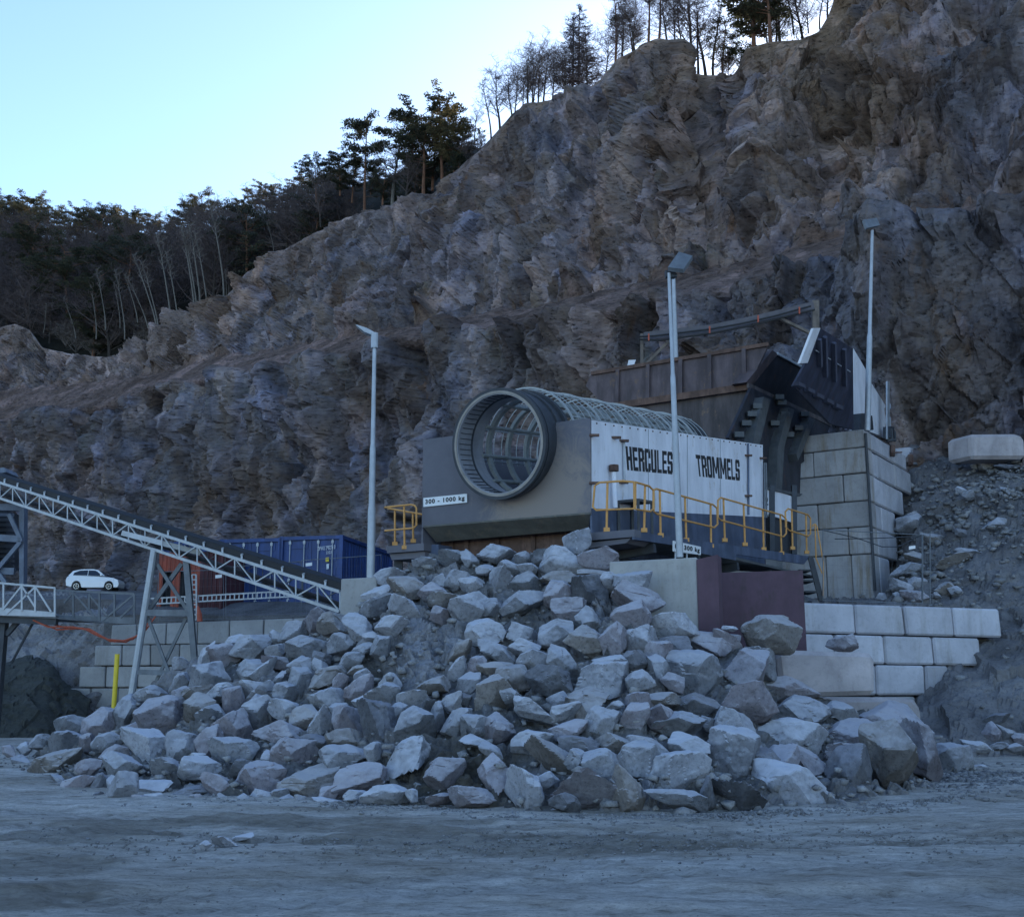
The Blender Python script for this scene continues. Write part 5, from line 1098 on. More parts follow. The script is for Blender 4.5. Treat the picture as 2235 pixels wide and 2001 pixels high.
# outlines read off the photograph, in the pixels of four enlargements: x, y, width, height, tone
g, l_, k_, t_, d_ = 'grey', 'pale', 'pinkish', 'tan', 'dark'
Z = [(0, 1350, 3.388, [(510,790,225,135,g),(500,925,255,165,g),(185,960,110,85,l_),(70,980,120,80,k_),(300,915,130,110,g),(420,1075,380,170,t_),(430,1195,110,80,g),(600,1235,285,135,k_),(650,1110,200,130,k_),(740,1215,140,130,d_),(890,1245,215,140,g),(1110,1258,300,110,l_),(750,795,250,235,k_),(940,700,185,235,g),(1110,575,310,140,g),(1200,735,310,280,k_),(1080,950,345,245,l_),(800,915,210,130,g),(660,935,130,150,k_),(830,1025,220,160,k_),(910,1100,290,190,g),(1240,1110,250,155,g),(1350,935,215,205,g),(980,830,170,120,k_),(1340,470,150,130,g),(1550,450,270,230,g),(1530,280,120,190,l_),(1650,270,235,145,k_),(1870,220,285,175,g),(1735,175,150,100,l_),(1890,400,265,165,g),(1490,650,255,185,t_),(1580,745,250,190,g),(1730,620,155,205,k_),(1720,805,250,245,k_),(1890,690,215,215,l_),(1900,545,225,165,l_),(1550,915,195,225,k_),(1720,980,335,180,g),(1480,1105,275,155,l_),(1460,1045,125,95,l_),(1630,1232,235,170,k_),(1390,1285,240,85,d_),(1790,1115,165,130,d_),(1900,1200,310,240,k_),(1360,575,170,130,k_),(1450,545,210,90,t_),(1600,560,270,150,l_)]),
 (550, 1250, 3.308, [(180,475,105,105,g),(300,450,195,180,g),(170,565,140,100,g),(490,370,240,205,k_),(630,385,280,175,t_),(780,410,225,205,l_),(400,545,285,165,g),(650,515,195,140,g),(870,460,145,65,l_),(1010,385,225,135,l_),(925,550,122,165,g),(800,550,145,90,g),(505,615,130,80,d_),(370,695,235,165,g),(500,685,140,115,g),(560,755,260,135,t_),(720,640,160,120,g),(750,702,115,65,t_),(80,705,185,155,l_),(172,645,165,95,k_),(645,792,115,115,k_),(800,755,115,105,l_),(770,845,205,180,k_),(945,890,240,165,g),(345,800,160,205,g),(240,875,165,150,g),(60,860,205,145,l_),(60,995,155,205,g),(260,1000,260,150,l_),(390,1045,220,165,t_),(560,920,270,160,g),(495,1090,225,215,l_),(690,1075,190,210,k_),(825,940,195,105,l_),(905,1095,275,310,d_),(640,1000,140,105,g),(1000,785,155,110,l_),(1285,825,265,145,t_),(1160,920,215,135,l_),(1060,990,135,95,g),(1185,1120,265,255,g),(1270,990,115,130,d_),(1340,1035,95,185,g),(1440,930,135,140,l_),(1490,690,135,155,l_),(1620,672,135,125,k_),(1500,560,150,150,t_),(1470,1095,200,205,g),(1620,1120,200,180,g),(1600,1210,190,80,l_),(1110,1335,305,265,l_),(680,1222,250,170,t_),(660,1350,335,185,g),(330,1310,340,200,k_),(180,1175,380,190,k_),(470,1240,245,135,d_),(110,1475,245,175,k_),(410,1500,390,205,t_),(780,1490,345,195,k_),(960,1602,325,130,l_),(740,1615,145,85,l_),(540,1640,205,35,l_),(1390,1460,275,210,k_),(1350,1640,180,85,k_),(1590,1620,320,150,k_),(870,1300,120,140,g),(1150,1610,85,85,l_),(200,1590,135,60,g),(980,35,235,115,l_),(1115,110,245,150,t_),(910,150,235,110,l_),(890,250,225,170,g),(1110,260,235,185,l_),(1300,140,195,125,k_),(1400,210,245,125,t_),(1480,60,165,140,g),(1340,60,130,95,g),(1590,92,190,125,l_),(1575,270,285,225,l_),(60,1600,150,70,l_),(570,1590,150,100,k_)]),
 (1050, 1250, 3.308, [(150,90,170,225,l_),(330,80,235,155,g),(300,225,290,180,g),(70,250,155,125,g),(30,430,265,175,l_),(300,430,205,125,l_),(110,575,240,170,g),(310,555,215,135,l_),(390,640,245,155,g),(120,710,275,115,t_),(230,755,240,170,t_),(100,905,260,285,t_),(490,790,305,215,d_),(600,650,235,215,g),(540,460,235,215,g),(740,500,275,215,t_),(945,500,185,250,k_),(790,335,210,175,g),(640,290,250,190,k_),(555,155,190,185,k_),(780,135,240,205,d_),(930,90,125,160,l_),(560,40,265,95,t_),(840,12,265,60,t_),(1095,85,255,160,g),(1140,195,360,215,k_),(1080,320,265,205,k_),(1170,500,275,210,l_),(1390,410,330,205,l_),(1400,525,210,120,d_),(1280,600,195,175,k_),(960,665,285,125,l_),(870,775,400,235,l_),(1100,640,215,145,d_),(1150,790,190,155,g),(1290,735,155,250,g),(1380,800,165,135,k_),(1540,725,400,300,g),(1690,510,360,155,k_),(240,910,185,130,g),(405,1010,285,235,l_),(610,1020,200,155,l_),(770,965,285,240,t_),(560,920,160,115,g),(960,958,135,65,l_),(1150,930,195,120,k_),(1330,920,255,105,t_),(1540,960,320,160,d_),(1085,1080,235,235,k_),(870,1080,245,195,g),(1290,1050,225,180,k_),(1430,1100,355,165,g),(620,1132,275,120,k_),(370,1222,275,145,l_),(700,1250,275,115,d_),(1000,1230,320,140,t_),(1200,1250,300,120,g),(495,1335,335,265,t_),(690,1350,180,140,g),(870,1370,275,175,g),(1160,1375,335,265,g),(1400,1450,490,265,l_),(1500,1270,270,200,l_),(110,1475,235,285,k_),(310,1570,255,300,l_),(750,1580,460,325,k_),(1055,1575,235,320,t_),(1410,1650,425,155,g),(1640,1610,120,240,d_),(600,1665,210,135,d_),(70,1275,160,120,g),(140,1150,200,160,k_),(70,1110,240,180,k_)]),
 (1550, 1300, 2.968, [(400,250,395,245,t_),(850,300,215,115,k_),(240,480,290,235,k_),(310,440,250,210,g),(510,615,370,165,k_),(240,712,355,285,k_),(600,765,385,215,g),(180,880,320,270,g),(850,760,200,135,g),(145,1020,330,325,l_),(530,920,435,230,l_),(640,1080,235,190,k_),(430,1075,270,175,k_),(540,1235,475,295,l_),(180,1295,325,210,d_),(905,1175,285,375,d_),(1170,1150,335,420,t_),(1385,1120,270,375,k_),(1190,840,400,270,k_),(920,900,395,190,k_),(1555,1065,250,180,g),(880,1020,260,130,k_),(700,890,120,65,t_),(360,1115,220,210,d_),(120,300,190,145,k_),(130,212,95,35,l_),(1760,1130,165,65,l_)]),
 (800, 780, 3.872, [(490,1752,190,110,g),(710,1702,195,135,g),(870,1712,155,155,g),(1100,1662,295,150,l_),(1320,1700,130,105,g),(1195,1780,180,125,l_),(1480,1700,180,140,g),(1640,1722,340,230,l_),(1780,1565,220,225,g),(1010,1795,160,90,g),(1360,1795,160,100,l_),(1960,1730,300,200,k_)])]
LIST = []
for ox, oy, s, L in Z:
    for x, y, a, b, tn in L: LIST.append((ox+x/s, oy+y/s, a/s, b/s, tn))
rngf = np.random.default_rng(4); n_named = len(LIST); fill = []
for _ in range(2600):
    if len(LIST)+len(fill) >= 296: break
    px, py = rngf.uniform(20, 2050), rngf.uniform(1230, 1760)
    p_, tt = onheap(px, py); qx, qy = proj(p_)
    if math.hypot(qx-px, qy-py) > 9: continue
    if ((px-900)/95)**2+((py-1430)/85)**2 < 1 or ((px-970)/125)**2+((py-1660)/75)**2 < 1: continue
    s = rngf.uniform(26, 52)*(.75+.4*(py-1200)/580)
    if any(abs(px-x)/(w*.5+s*.28) < 1 and abs(py-y)/(h*.5+s*.25) < 1 for x, y, w, h, _t in LIST+fill): continue
    fill.append((px, py, s*rngf.uniform(.9, 1.4), s, rngf.choice(['grey', 'grey', 'pinkish', 'pale', 'dark'])))
rowphr = ['at the foot of the heap', 'low in the heap', 'midway up the heap', 'high in the heap', 'on top of the heap']
colphr = [(180, 'at its thin end'), (330, 'near the yellow post'), (480, 'before the conveyor legs'), (610, 'before the block wall'), (740, 'below the conveyor end'), (900, 'below the slim lamp'), (1020, 'below the weight sign'), (1180, 'below the drum'), (1330, 'below the trommel corner'), (1450, 'by the bin wall'), (1600, 'by the red strip'), (1760, 'by the red plate'), (1900, 'by the long block'), (9999, 'by the half-buried block')]
recs = []
for i, (px, py, w, h, tn) in enumerate(LIST+fill):
    rng = np.random.default_rng(1000+i); p_, tt = onheap(px, py); qx, qy = proj(p_)
    Yc = p_.y
    if math.hypot(qx-px, qy-py) > 4: c = P(px, py, Yc)
    else: c = P(px, py, Yc)
    if px > 1800 and py < 1425: c = P(px, py+3, 23.6)
    fd = (c-EYE).y*cp_+(c-EYE).z*sp_; m = fd/F; kk = 1.02 if (px > 1650 and py < 1500) else 1.1 if w*h > 8500 else 1.16; W_, H_ = w*m*kk, h*m*kk*1.06; Dp = (W_+H_)/2*rng.uniform(.85, 1.1)
    c = c+(c-EYE).normalized()*Dp*(.12 if i < n_named else .3)
    if c.z-H_/2 < -.06: c.z = H_/2-.06+0*c.z if c.z-H_/2 < -.3 else c.z
    lvl = 5 if w*h > 4200 else 4
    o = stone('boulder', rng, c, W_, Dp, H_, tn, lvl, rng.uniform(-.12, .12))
    a = w/h; size = 'huge' if w*h > 9500 else 'large' if w*h > 5200 else 'middling' if w*h > 2400 else 'small'
    shape = 'upright' if a < .85 else 'flat' if a > 1.9 else 'wide' if a > 1.4 else 'blocky'
    row = rowphr[min(4, int(tt*5))]; col = next(c_ for x_, c_ in colphr if px < x_)
    recs.append([o, f'{size} {shape} {tn} boulder {row} {col}', px, py, tn, size, i < n_named])
from collections import Counter
for stage in range(3):
    cnt = Counter(r[1] for r in recs)
    for r in recs:
        if cnt[r[1]] > 1 and len(r[1].split()) < 13:
            ns = sorted((q for q in recs if q is not r and q[6]), key=lambda q: math.hypot(q[2]-r[2], q[3]-r[3])); q = ns[stage]
            dx, dy = r[2]-q[2], r[3]-q[3]
            r.append((('under a' if dy > 0 else 'over a') if abs(dy) > abs(dx) else 'beside a')+f' {q[5]} {q[4]} one')
    for r in recs:
        if len(r) > 7:
            base = ' '.join(r[1].split()[:13-0]); ext = r.pop()
            if cnt[r[1]] > 1 and len((r[1]+' '+ext).split()) <= 16 and 'one' not in r[1]: r[1] = r[1]+' '+ext
cnt = Counter(r[1] for r in recs)
for r in recs:                                # still alike: drop the heap words and say both neighbours
    if cnt[r[1]] > 1:
        ns = sorted((q for q in recs if q is not r and q[6]), key=lambda q: math.hypot(q[2]-r[2], q[3]-r[3]))[:2]
        col = next(c_ for x_, c_ in colphr if r[2] < x_); wd = r[1].split()
        r[1] = f"{wd[0]} {wd[1]} {wd[2]} boulder {col} between {ns[0][5]} {ns[0][4]} and {ns[1][5]} {ns[1][4]} stones"
for r in recs: tag(r[0], ' '.join(r[1].split()[:16]), 'boulder', 'boulders of the big stone heap')
# boulders on the rubble slope and at its foot
vs_ = G_RS.reshape(-1, 3); pr_ = np.array([proj(V(q)) for q in vs_])
def onslope(px, py):
    d = (pr_[:, 0]-px)**2+(pr_[:, 1]-py)**2; i = int(np.argmin(d)); near_ = np.where(d < d[i]+60)[0]; i = near_[np.argmin(vs_[near_, 1])]; return float(vs_[i, 1])
SL = [(1850+x/5.28, 1150+y/5.28, w/5.28, h/5.28, tn, lb) for x, y, w, h, tn, lb in [
 (1000,160,300,200,t_,'brown angular boulder beside the top of the narrow fence panel'),(1290,380,560,180,t_,'long brown slab lying alone on the rubble slope'),(1400,285,330,90,g,'grey slab resting over the long brown slab'),(800,350,320,150,t_,'brown boulder under the white tag on the fence'),(680,515,420,210,g,'pale topped wedge boulder behind the mesh of the right fence'),(610,690,270,190,g,'triangular grey boulder behind the fence near the tower foot'),(810,660,250,180,g,'smooth grey boulder behind the fence near its end post'),(790,790,340,160,k_,'low pinkish boulder just over the pale block wall'),(400,810,150,120,l_,'small pale upright stone at the tower foot'),(570,790,100,90,l_,'tiny pale stone between the tower foot and the low pinkish boulder'),(1120,720,290,200,t_,'brown rounded boulder outside the narrow fence panel'),(1240,745,180,140,g,'grey boulder beside the brown rounded one outside the fence'),(1310,70,150,110,d_,'dark boulder high on the rubble slope above the brown slab'),(700,10,300,160,g,'grey boulder jammed against the tower side'),(1030,790,110,90,l_,'small pale stone at the foot of the narrow fence panel')]]
SL += [(1550+x/2.968, 1300+y/2.968, w/2.968, h/2.968, tn, lb) for x, y, w, h, tn, lb in [
 (1740,985,230,90,l_,'flat pale stone at the foot of the rubble slope'),(1830,890,120,150,k_,'pointed pinkish stone at the foot of the rubble slope'),(1905,885,170,110,g,'rounded grey stone at the foot of the rubble slope'),(1980,995,160,85,l_,'pale stone at the picture edge by the slope foot'),(1880,970,130,50,g,'thin grey slab leaning among the slope foot stones'),(1870,800,190,80,d_,'dark stone above the rounded grey one at the slope foot'),(2010,930,110,80,k_,'small pinkish stone over the pale one at the picture edge')]]
SL += [(1700+x/3.308, 650+y/3.308, w/3.308, h/3.308, tn, lb) for x, y, w, h, tn, lb in [
 (950,1620,200,150,g,'grey boulder on the slope between tower and narrow fence'),(970,1575,80,70,l_,'pale pointed stone on the slope beside the tower'),(1320,1395,90,80,l_,'pale stone on the dusty slope below the lone block'),(1385,1430,110,90,g,'round grey stone on the dusty slope below the lone block'),(1650,1230,220,60,d_,'dark flat stone below the lone concrete block'),(1500,1220,140,70,g,'grey flat stone just under the lone concrete block'),(1560,1640,200,120,g,'grey boulder near the picture edge on the rubble slope'),(1640,1400,110,80,g,'small grey stone near the picture edge on the rubble slope')]]
for i, (px, py, w, h, tn, lb) in enumerate(SL):
    rng = np.random.default_rng(3000+i); Yc = onslope(px, py)-.1; c = P(px, py, Yc); fd = (c-EYE).y*cp_+(c-EYE).z*sp_; m = fd/F
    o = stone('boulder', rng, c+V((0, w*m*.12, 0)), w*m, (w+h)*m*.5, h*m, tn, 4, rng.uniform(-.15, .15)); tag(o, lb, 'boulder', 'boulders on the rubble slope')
# countless small stones: on the rubble slope, over the heap and on the ground
M_CHIP = rockmat('chips', [(.3, (.18, .175, .175)), (.5, (.29, .285, .29)), (.7, (.4, .395, .4))], 2.0, bscale=3)
def scatter(name, pts, sizes, seed, mat, label, kind='stuff', lvl=1):
    rng = np.random.default_rng(seed); b0_ = np.array([[x, y, z] for x in (-1, 1) for y in (-1, 1) for z in (-1, 1)])*.72; fb_ = np.array([[0, 1, 3], [0, 3, 2], [4, 6, 7], [4, 7, 5], [0, 4, 5], [0, 5, 1], [2, 3, 7], [2, 7, 6], [0, 2, 6], [0, 6, 4], [1, 5, 7], [1, 7, 3]])
    nb = len(b0_); V_ = []; F_ = []
    for i, (p_, s) in enumerate(zip(pts, sizes)):
        v = b0_*rng.uniform(.45, 1.3, (nb, 3)); v = v@np.linalg.qr(rng.normal(size=(3, 3)))[0]; v = v*np.array([rng.uniform(.8, 1.4), rng.uniform(.8, 1.3), rng.uniform(.45, .9)])*s
        V_.append(v+np.array(p_)); F_.append(fb_+i*nb)
    V_ = np.concatenate(V_); F_ = np.concatenate(F_); me = bpy.data.meshes.new(name); me.vertices.add(len(V_)); me.vertices.foreach_set('co', V_.reshape(-1)); me.loops.add(len(F_)*3); me.loops.foreach_set('vertex_index', F_.reshape(-1).astype(np.int32))
    me.polygons.add(len(F_)); me.polygons.foreach_set('loop_start', np.arange(0, len(F_)*3, 3, dtype=np.int32)); me.update(calc_edges=True); me.materials.append(mat); o = bpy.data.objects.new(name, me); COL.objects.link(o); return tag(o, label, 'rubble', None, kind)
rg = np.random.default_rng(9)
cand = vs_[(pr_[:, 0] > 1860) & (pr_[:, 0] < 2330) & (pr_[:, 1] > 985) & (pr_[:, 1] < 1690)]; prc = pr_[(pr_[:, 0] > 1860) & (pr_[:, 0] < 2330) & (pr_[:, 1] > 985) & (pr_[:, 1] < 1690)]
dens = np.exp(-(((prc[:, 0]-2180)/150)**2+((prc[:, 1]-1100)/110)**2))*3+np.exp(-(((prc[:, 0]-2060)/60)**2+((prc[:, 1]-1240)/80)**2))*2.2+np.exp(-(((prc[:, 0]-1930)/60)**2+((prc[:, 1]-1240)/60)**2))*2+.12
dens /= dens.sum(); ii = rg.choice(len(cand), 2300, p=dens); pts = cand[ii]+rg.normal(size=(2300, 3))*.12; sz = .04+.17*rg.power(.5, 2300)*rg.uniform(.3, 1, 2300)
scatter('slope_rubble', pts, sz, 1, M_CHIP, 'broken stones strewn over the rubble slope')
ci = rg.choice(np.arange(len(Ah)*6, nrow_v*len(Ah)), 3600); pts = GH.reshape(-1, 3)[ci]+rg.normal(size=(3600, 3))*.06; scatter('heap_rubble', pts, .02+.085*rg.uniform(0, 1, 3600)**2.2, 2, M_CHIP, 'small chips and grit between the boulders')
gp = []; gs_ = []
for _ in range(4200):
    r_ = rg.uniform(0, 1)
    if r_ < .5: px = rg.uniform(-40, 2270); py = float(np.interp(px, [b[0] for b in base_px], [b[1] for b in base_px]))+abs(rg.normal())*10-6; s = rg.uniform(.01, .04)*rg.uniform(.4, 1.1)
    elif r_ < .8: px, py = rg.normal(1200, 700), rg.normal(1835, 22); s = rg.uniform(.008, .022)
    elif r_ < .9: px, py = rg.normal(2120, 70), rg.normal(1705, 16); s = rg.uniform(.02, .07)
    else: px, py = rg.uniform(-40, 2270), rg.uniform(1800, 2010); s = rg.uniform(.005, .013)
    if py < 1640: continue
    x0, y0 = gx(px, py); gp.append((x0, y0, s*.2)); gs_.append(s)
scatter('gravel', gp, gs_, 3, M_CHIP, 'grit and stone chips lying on the dusty ground')
for i, (x, y, w, h, lb) in enumerate([(490, 1838, 52, 13, 'flat pale stone lying alone in the dusty foreground'), (532, 1828, 45, 9, 'thin pale slab beside the flat stone in the foreground'), (447, 1848, 26, 12, 'small pale stone left over in the dusty foreground')]):
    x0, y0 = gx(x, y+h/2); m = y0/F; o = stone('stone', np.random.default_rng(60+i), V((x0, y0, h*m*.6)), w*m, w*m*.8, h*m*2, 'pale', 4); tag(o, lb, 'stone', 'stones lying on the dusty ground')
# ================================================================ trees
M_BARK = paint('bark_dark', (.045, .037, .032), .9, 0, .4, 3); M_BARKP = paint('bark_pine', (.17, .085, .05), .9, 0, .4, 3); M_BIRCH = paint('bark_birch', (.15, .14, .125), .85, 0, .35, 4)
M_TWIG = paint('twigs_dark', (.07, .056, .062), .9, 0, .3, 2, bmp=0); M_TWIGB = paint('twigs_brown', (.105, .082, .08), .9, 0, .3, 2, bmp=0); M_TWIGL = paint('twigs_light', (.16, .14, .13), .9, 0, .3, 2, bmp=0)
def leafmat(name, a, b_):
    m, nt, b = newmat(name); co = coords(nt); oi = nt.nodes.new('ShaderNodeObjectInfo'); n = noise(nt, co, .55, 4, .7)
    c = ramp(nt, n, [(.3, a), (.7, b_)]); nt.links.new(c, b.inputs['Base Color']); b.inputs['Roughness'].default_value = .8
    tr_ = nt.nodes.new('ShaderNodeBsdfTranslucent'); nt.links.new(c, tr_.inputs[0]); mx = nt.nodes.new('ShaderNodeMixShader'); mx.inputs[0].default_value = .45
    nt.links.new(b.outputs[0], mx.inputs[1]); nt.links.new(tr_.outputs[0], mx.inputs[2]); nt.links.new(mx.outputs[0], nt.nodes['Material Output'].inputs[0]); return m
M_NEED = leafmat('pine_needles', (.022, .027, .019), (.1, .1, .058)); M_NEEDY = leafmat('pine_needles_olive', (.045, .045, .025), (.24, .19, .09)); M_EVER = leafmat('ivy_green', (.012, .02, .012), (.045, .06, .025))
class TM(MB):
    pass
def limb(mb, rng, a, d, L, r0, r1, segs, wob, n=3, up=.0):
    pts = [a]; p_ = a.copy(); d = d.normalized()
    for k in range(segs):
        d = (d+V((rng.uniform(-wob, wob), rng.uniform(-wob, wob), rng.uniform(-wob, wob)+up))).normalized(); p_ = p_+d*(L/segs); pts.append(p_.copy())
    mb.tube(pts, [r0+(r1-r0)*k/segs for k in range(segs+1)], n, False); return pts, d
def raw(name, mb, mat):
    me = bpy.data.meshes.new(name); me.from_pydata([tuple(v) for v in mb.v], [], mb.f); me.materials.append(mat); return me
def bare_tree(seed, H=12, spread=.35, first=.35, bark=M_BARK, twig=M_TWIG, nb=16, lean=0, tw=5, conical=False, r0=.16):
    rng = random.Random(seed); mt, mc = MB(), MB()
    tp, _ = limb(mt, rng, V((0, 0, -.4)), V((lean, 0, 1)), H*(.97 if conical else .8), r0, .03, 9, .02 if conical else .07, 6, .02)
    def at(f):
        k = f*(len(tp)-1); i = min(int(k), len(tp)-2); return tp[i].lerp(tp[i+1], k-i)
    for i in range(nb):
        f = first+(1-first)*(i+rng.random()*.7)/nb; f = min(f, 1); az = rng.uniform(0, 6.28)
        if conical: L = H*spread*(1.02-f)**.85*rng.uniform(.75, 1.1)+.3; d = V((math.cos(az), math.sin(az), rng.uniform(-.1, .3))); up = .02
        else: L = H*spread*rng.uniform(.6, 1.1)*(1.25-.6*f); el = rng.uniform(.5, 1.3); d = V((math.cos(az), math.sin(az), el)); up = .05
        bp, _ = limb(mc, rng, at(f), d, L, .03+.035*(1-f), .016, 5, .16, 4, up)
        for j in range(tw):
            g_ = rng.uniform(.2, 1); k = g_*(len(bp)-1); i2 = min(int(k), len(bp)-2); q = bp[i2].lerp(bp[i2+1], k-i2)
            d2 = V((rng.uniform(-1, 1), rng.uniform(-1, 1), rng.uniform(-.2, 1.1 if not conical else .4))); sp2, _ = limb(mc, rng, q, d2, L*rng.uniform(.25, .5), .02, .012, 3, .22, 3, .04)
            for m_ in range(6):
                q2 = sp2[rng.randint(1, len(sp2)-1)]; d3 = V((rng.uniform(-1, 1), rng.uniform(-1, 1), rng.uniform(-.2, 1))); limb(mc, rng, q2, d3, L*rng.uniform(.14, .3), .013, .009, 2, .25, 3)
    return raw('trunk', mt, bark), raw('crown', mc, twig)
def clump(mb, rng, c, rx, rz, n, s):
    for _ in range(n):
        while True:
            q = V((rng.uniform(-1, 1), rng.uniform(-1, 1), rng.uniform(-1, 1)))
            if q.length < 1: break
        q = c+V((q.x*rx, q.y*rx, q.z*rz)); d = V((rng.gauss(0, 1), rng.gauss(0, 1), rng.gauss(.3, .8))).normalized(); e = d.orthogonal().normalized()*s*.22
        mb.add([q-e, q+e, q+d*s+e*.5, q+d*s-e*.5], [(0, 1, 2, 3)])
def pine(seed, H=13, crownf=.5, wide=.26, bark=M_BARKP, leaf=M_NEED, nb=26, dens=46, low=0):
    rng = random.Random(seed); mt, mc = MB(), MB()
    tp, _ = limb(mt, rng, V((0, 0, -.4)), V((rng.uniform(-.05, .05), 0, 1)), H, .2, .04, 9, .035, 6)
    for i in range(nb):
        f = crownf+(1-crownf)*(i+rng.random())/nb; f = min(f, .99); k = f*(len(tp)-1); i0 = int(k); a = tp[i0].lerp(tp[min(i0+1, len(tp)-1)], k-i0); az = rng.uniform(0, 6.28)
        L = H*wide*math.sin(math.pi*min(1, .18+.8*(1-f)/(1-crownf)))**.6*rng.uniform(.6, 1.1)+.4
        bp, _ = limb(mt, rng, a, V((math.cos(az), math.sin(az), rng.uniform(-.1, .35))), L, .05, .015, 4, .2, 4, .04)
        for q in bp[2:]:
            clump(mc, rng, q+V((0, 0, .15)), rng.uniform(.4, .8), rng.uniform(.2, .38), dens, .3)
            if rng.random() < .5: clump(mc, rng, q+V((rng.uniform(-.7, .7), rng.uniform(-.7, .7), .1)), .45, .25, dens//2, .28)
    for i in range(low):
        f = rng.uniform(.15, crownf); a = tp[int(f*(len(tp)-1))]; az = rng.uniform(0, 6.28); limb(mt, rng, a, V((math.cos(az), math.sin(az), rng.uniform(-.3, .3))), H*rng.uniform(.06, .16), .03, .008, 3, .25, 3)
    return raw('trunk', mt, bark), raw('crown', mc, leaf)
def bushy(seed, H=3, n=26, leaf=M_EVER):
    rng = random.Random(seed); mt, mc = MB(), MB()
    for i in range(7): limb(mt, rng, V((rng.uniform(-.5, .5), rng.uniform(-.3, .3), -.3)), V((rng.uniform(-.7, .7), rng.uniform(-.5, .5), 1)), H*rng.uniform(.5, .9), .05, .015, 4, .2, 4)
    for i in range(n): clump(mc, rng, V((rng.gauss(0, H*.4), rng.gauss(0, H*.25), H*rng.uniform(.25, .8))), H*.2, H*.14, 46, .26)
    return raw('stem', mt, M_BARK), raw('crown', mc, leaf)
PRO = {'bareA': bare_tree(1, 12, .32, .22, nb=24), 'bareB': bare_tree(2, 12, .38, .16, twig=M_TWIGB, nb=28, tw=6), 'bareC': bare_tree(3, 12, .26, .4, M_BIRCH, M_TWIGL, 18), 'bareD': bare_tree(4, 12, .2, .5, M_BIRCH, M_TWIG, 14, .06, 4),
 'bareE': bare_tree(8, 12, .4, .2, twig=M_TWIGB, nb=26, lean=.1), 'larchA': bare_tree(5, 12, .34, .1, M_BARK, M_TWIG, 95, 0, 5, True, .16), 'larchB': bare_tree(6, 12, .26, .15, M_BARK, M_TWIGB, 75, 0, 5, True, .15),
 'birchslim': bare_tree(7, 12, .12, .62, M_BIRCH, M_TWIGL, 10, .05, 3, r0=.1), 'birchlean': bare_tree(12, 12, .14, .6, M_BIRCH, M_TWIGL, 10, -.28, 3, r0=.1),
 'pineA': pine(21, 12, .5, .26, nb=24, low=8), 'pineB': pine(22, 12, .33, .34, nb=36, low=6), 'pineC': pine(23, 12, .55, .22, nb=14, low=14), 'pineD': pine(24, 12, .3, .3, leaf=M_NEEDY, nb=34), 'pineE': pine(25, 12, .15, .3, leaf=M_NEED, nb=44, dens=40),
 'snag': bare_tree(9, 12, .15, .45, nb=16, tw=4), 'bush': bushy(31, 3, 34), 'bushtwig': bare_tree(33, 4, .6, .08, nb=26, tw=6, twig=M_TWIGB, r0=.06), 'bushpale': bare_tree(34, 4, .6, .08, nb=26, tw=6, twig=M_TWIGL, r0=.05)}
NAMES = {'pine': 'pine_tree', 'bare': 'bare_tree', 'larc': 'larch_tree', 'birc': 'birch_tree', 'snag': 'bare_tree', 'bush': 'bush'}
rt = random.Random(77)
def plant(kind, base, H, label, cat='tree', group=None, sx=1.0):
    tm, cm = PRO[kind]; hh = 3 if kind == 'bush' else 4 if kind.startswith('bush') else 12; s = H/hh
    o = bpy.data.objects.new(NAMES[kind[:4]], None); COL.objects.link(o); o.location = base; o.rotation_euler = (0, 0, rt.uniform(0, 6.28)); o.scale = (s*sx, s*sx, s); tag(o, label, cat, group)
    for me, nm in ((tm, 'stem' if kind == 'bush' else 'trunk'), (cm, 'crown')):
        c = bpy.data.objects.new(nm, me); COL.objects.link(c); c.parent = o
    return o
def crest_at(px):
    a = azel(px, 300)[0]; i = int(np.argmin(abs(A-a))); return L3[i]
def tree_px(kind, bx, by, ty, label, dy=2.0, sx=1.0, cat='tree', group='trees along the quarry rim', hw=None):
    Y = (crest_at(bx)[1] if hw is None else hw)+dy; b = P(bx, by, Y); t = P(bx, ty, Y); H = max(1.0, t.z-b.z)*(1.12 if kind[:4] == 'bare' else 1); plant(kind, b, H, label, cat, group, sx)
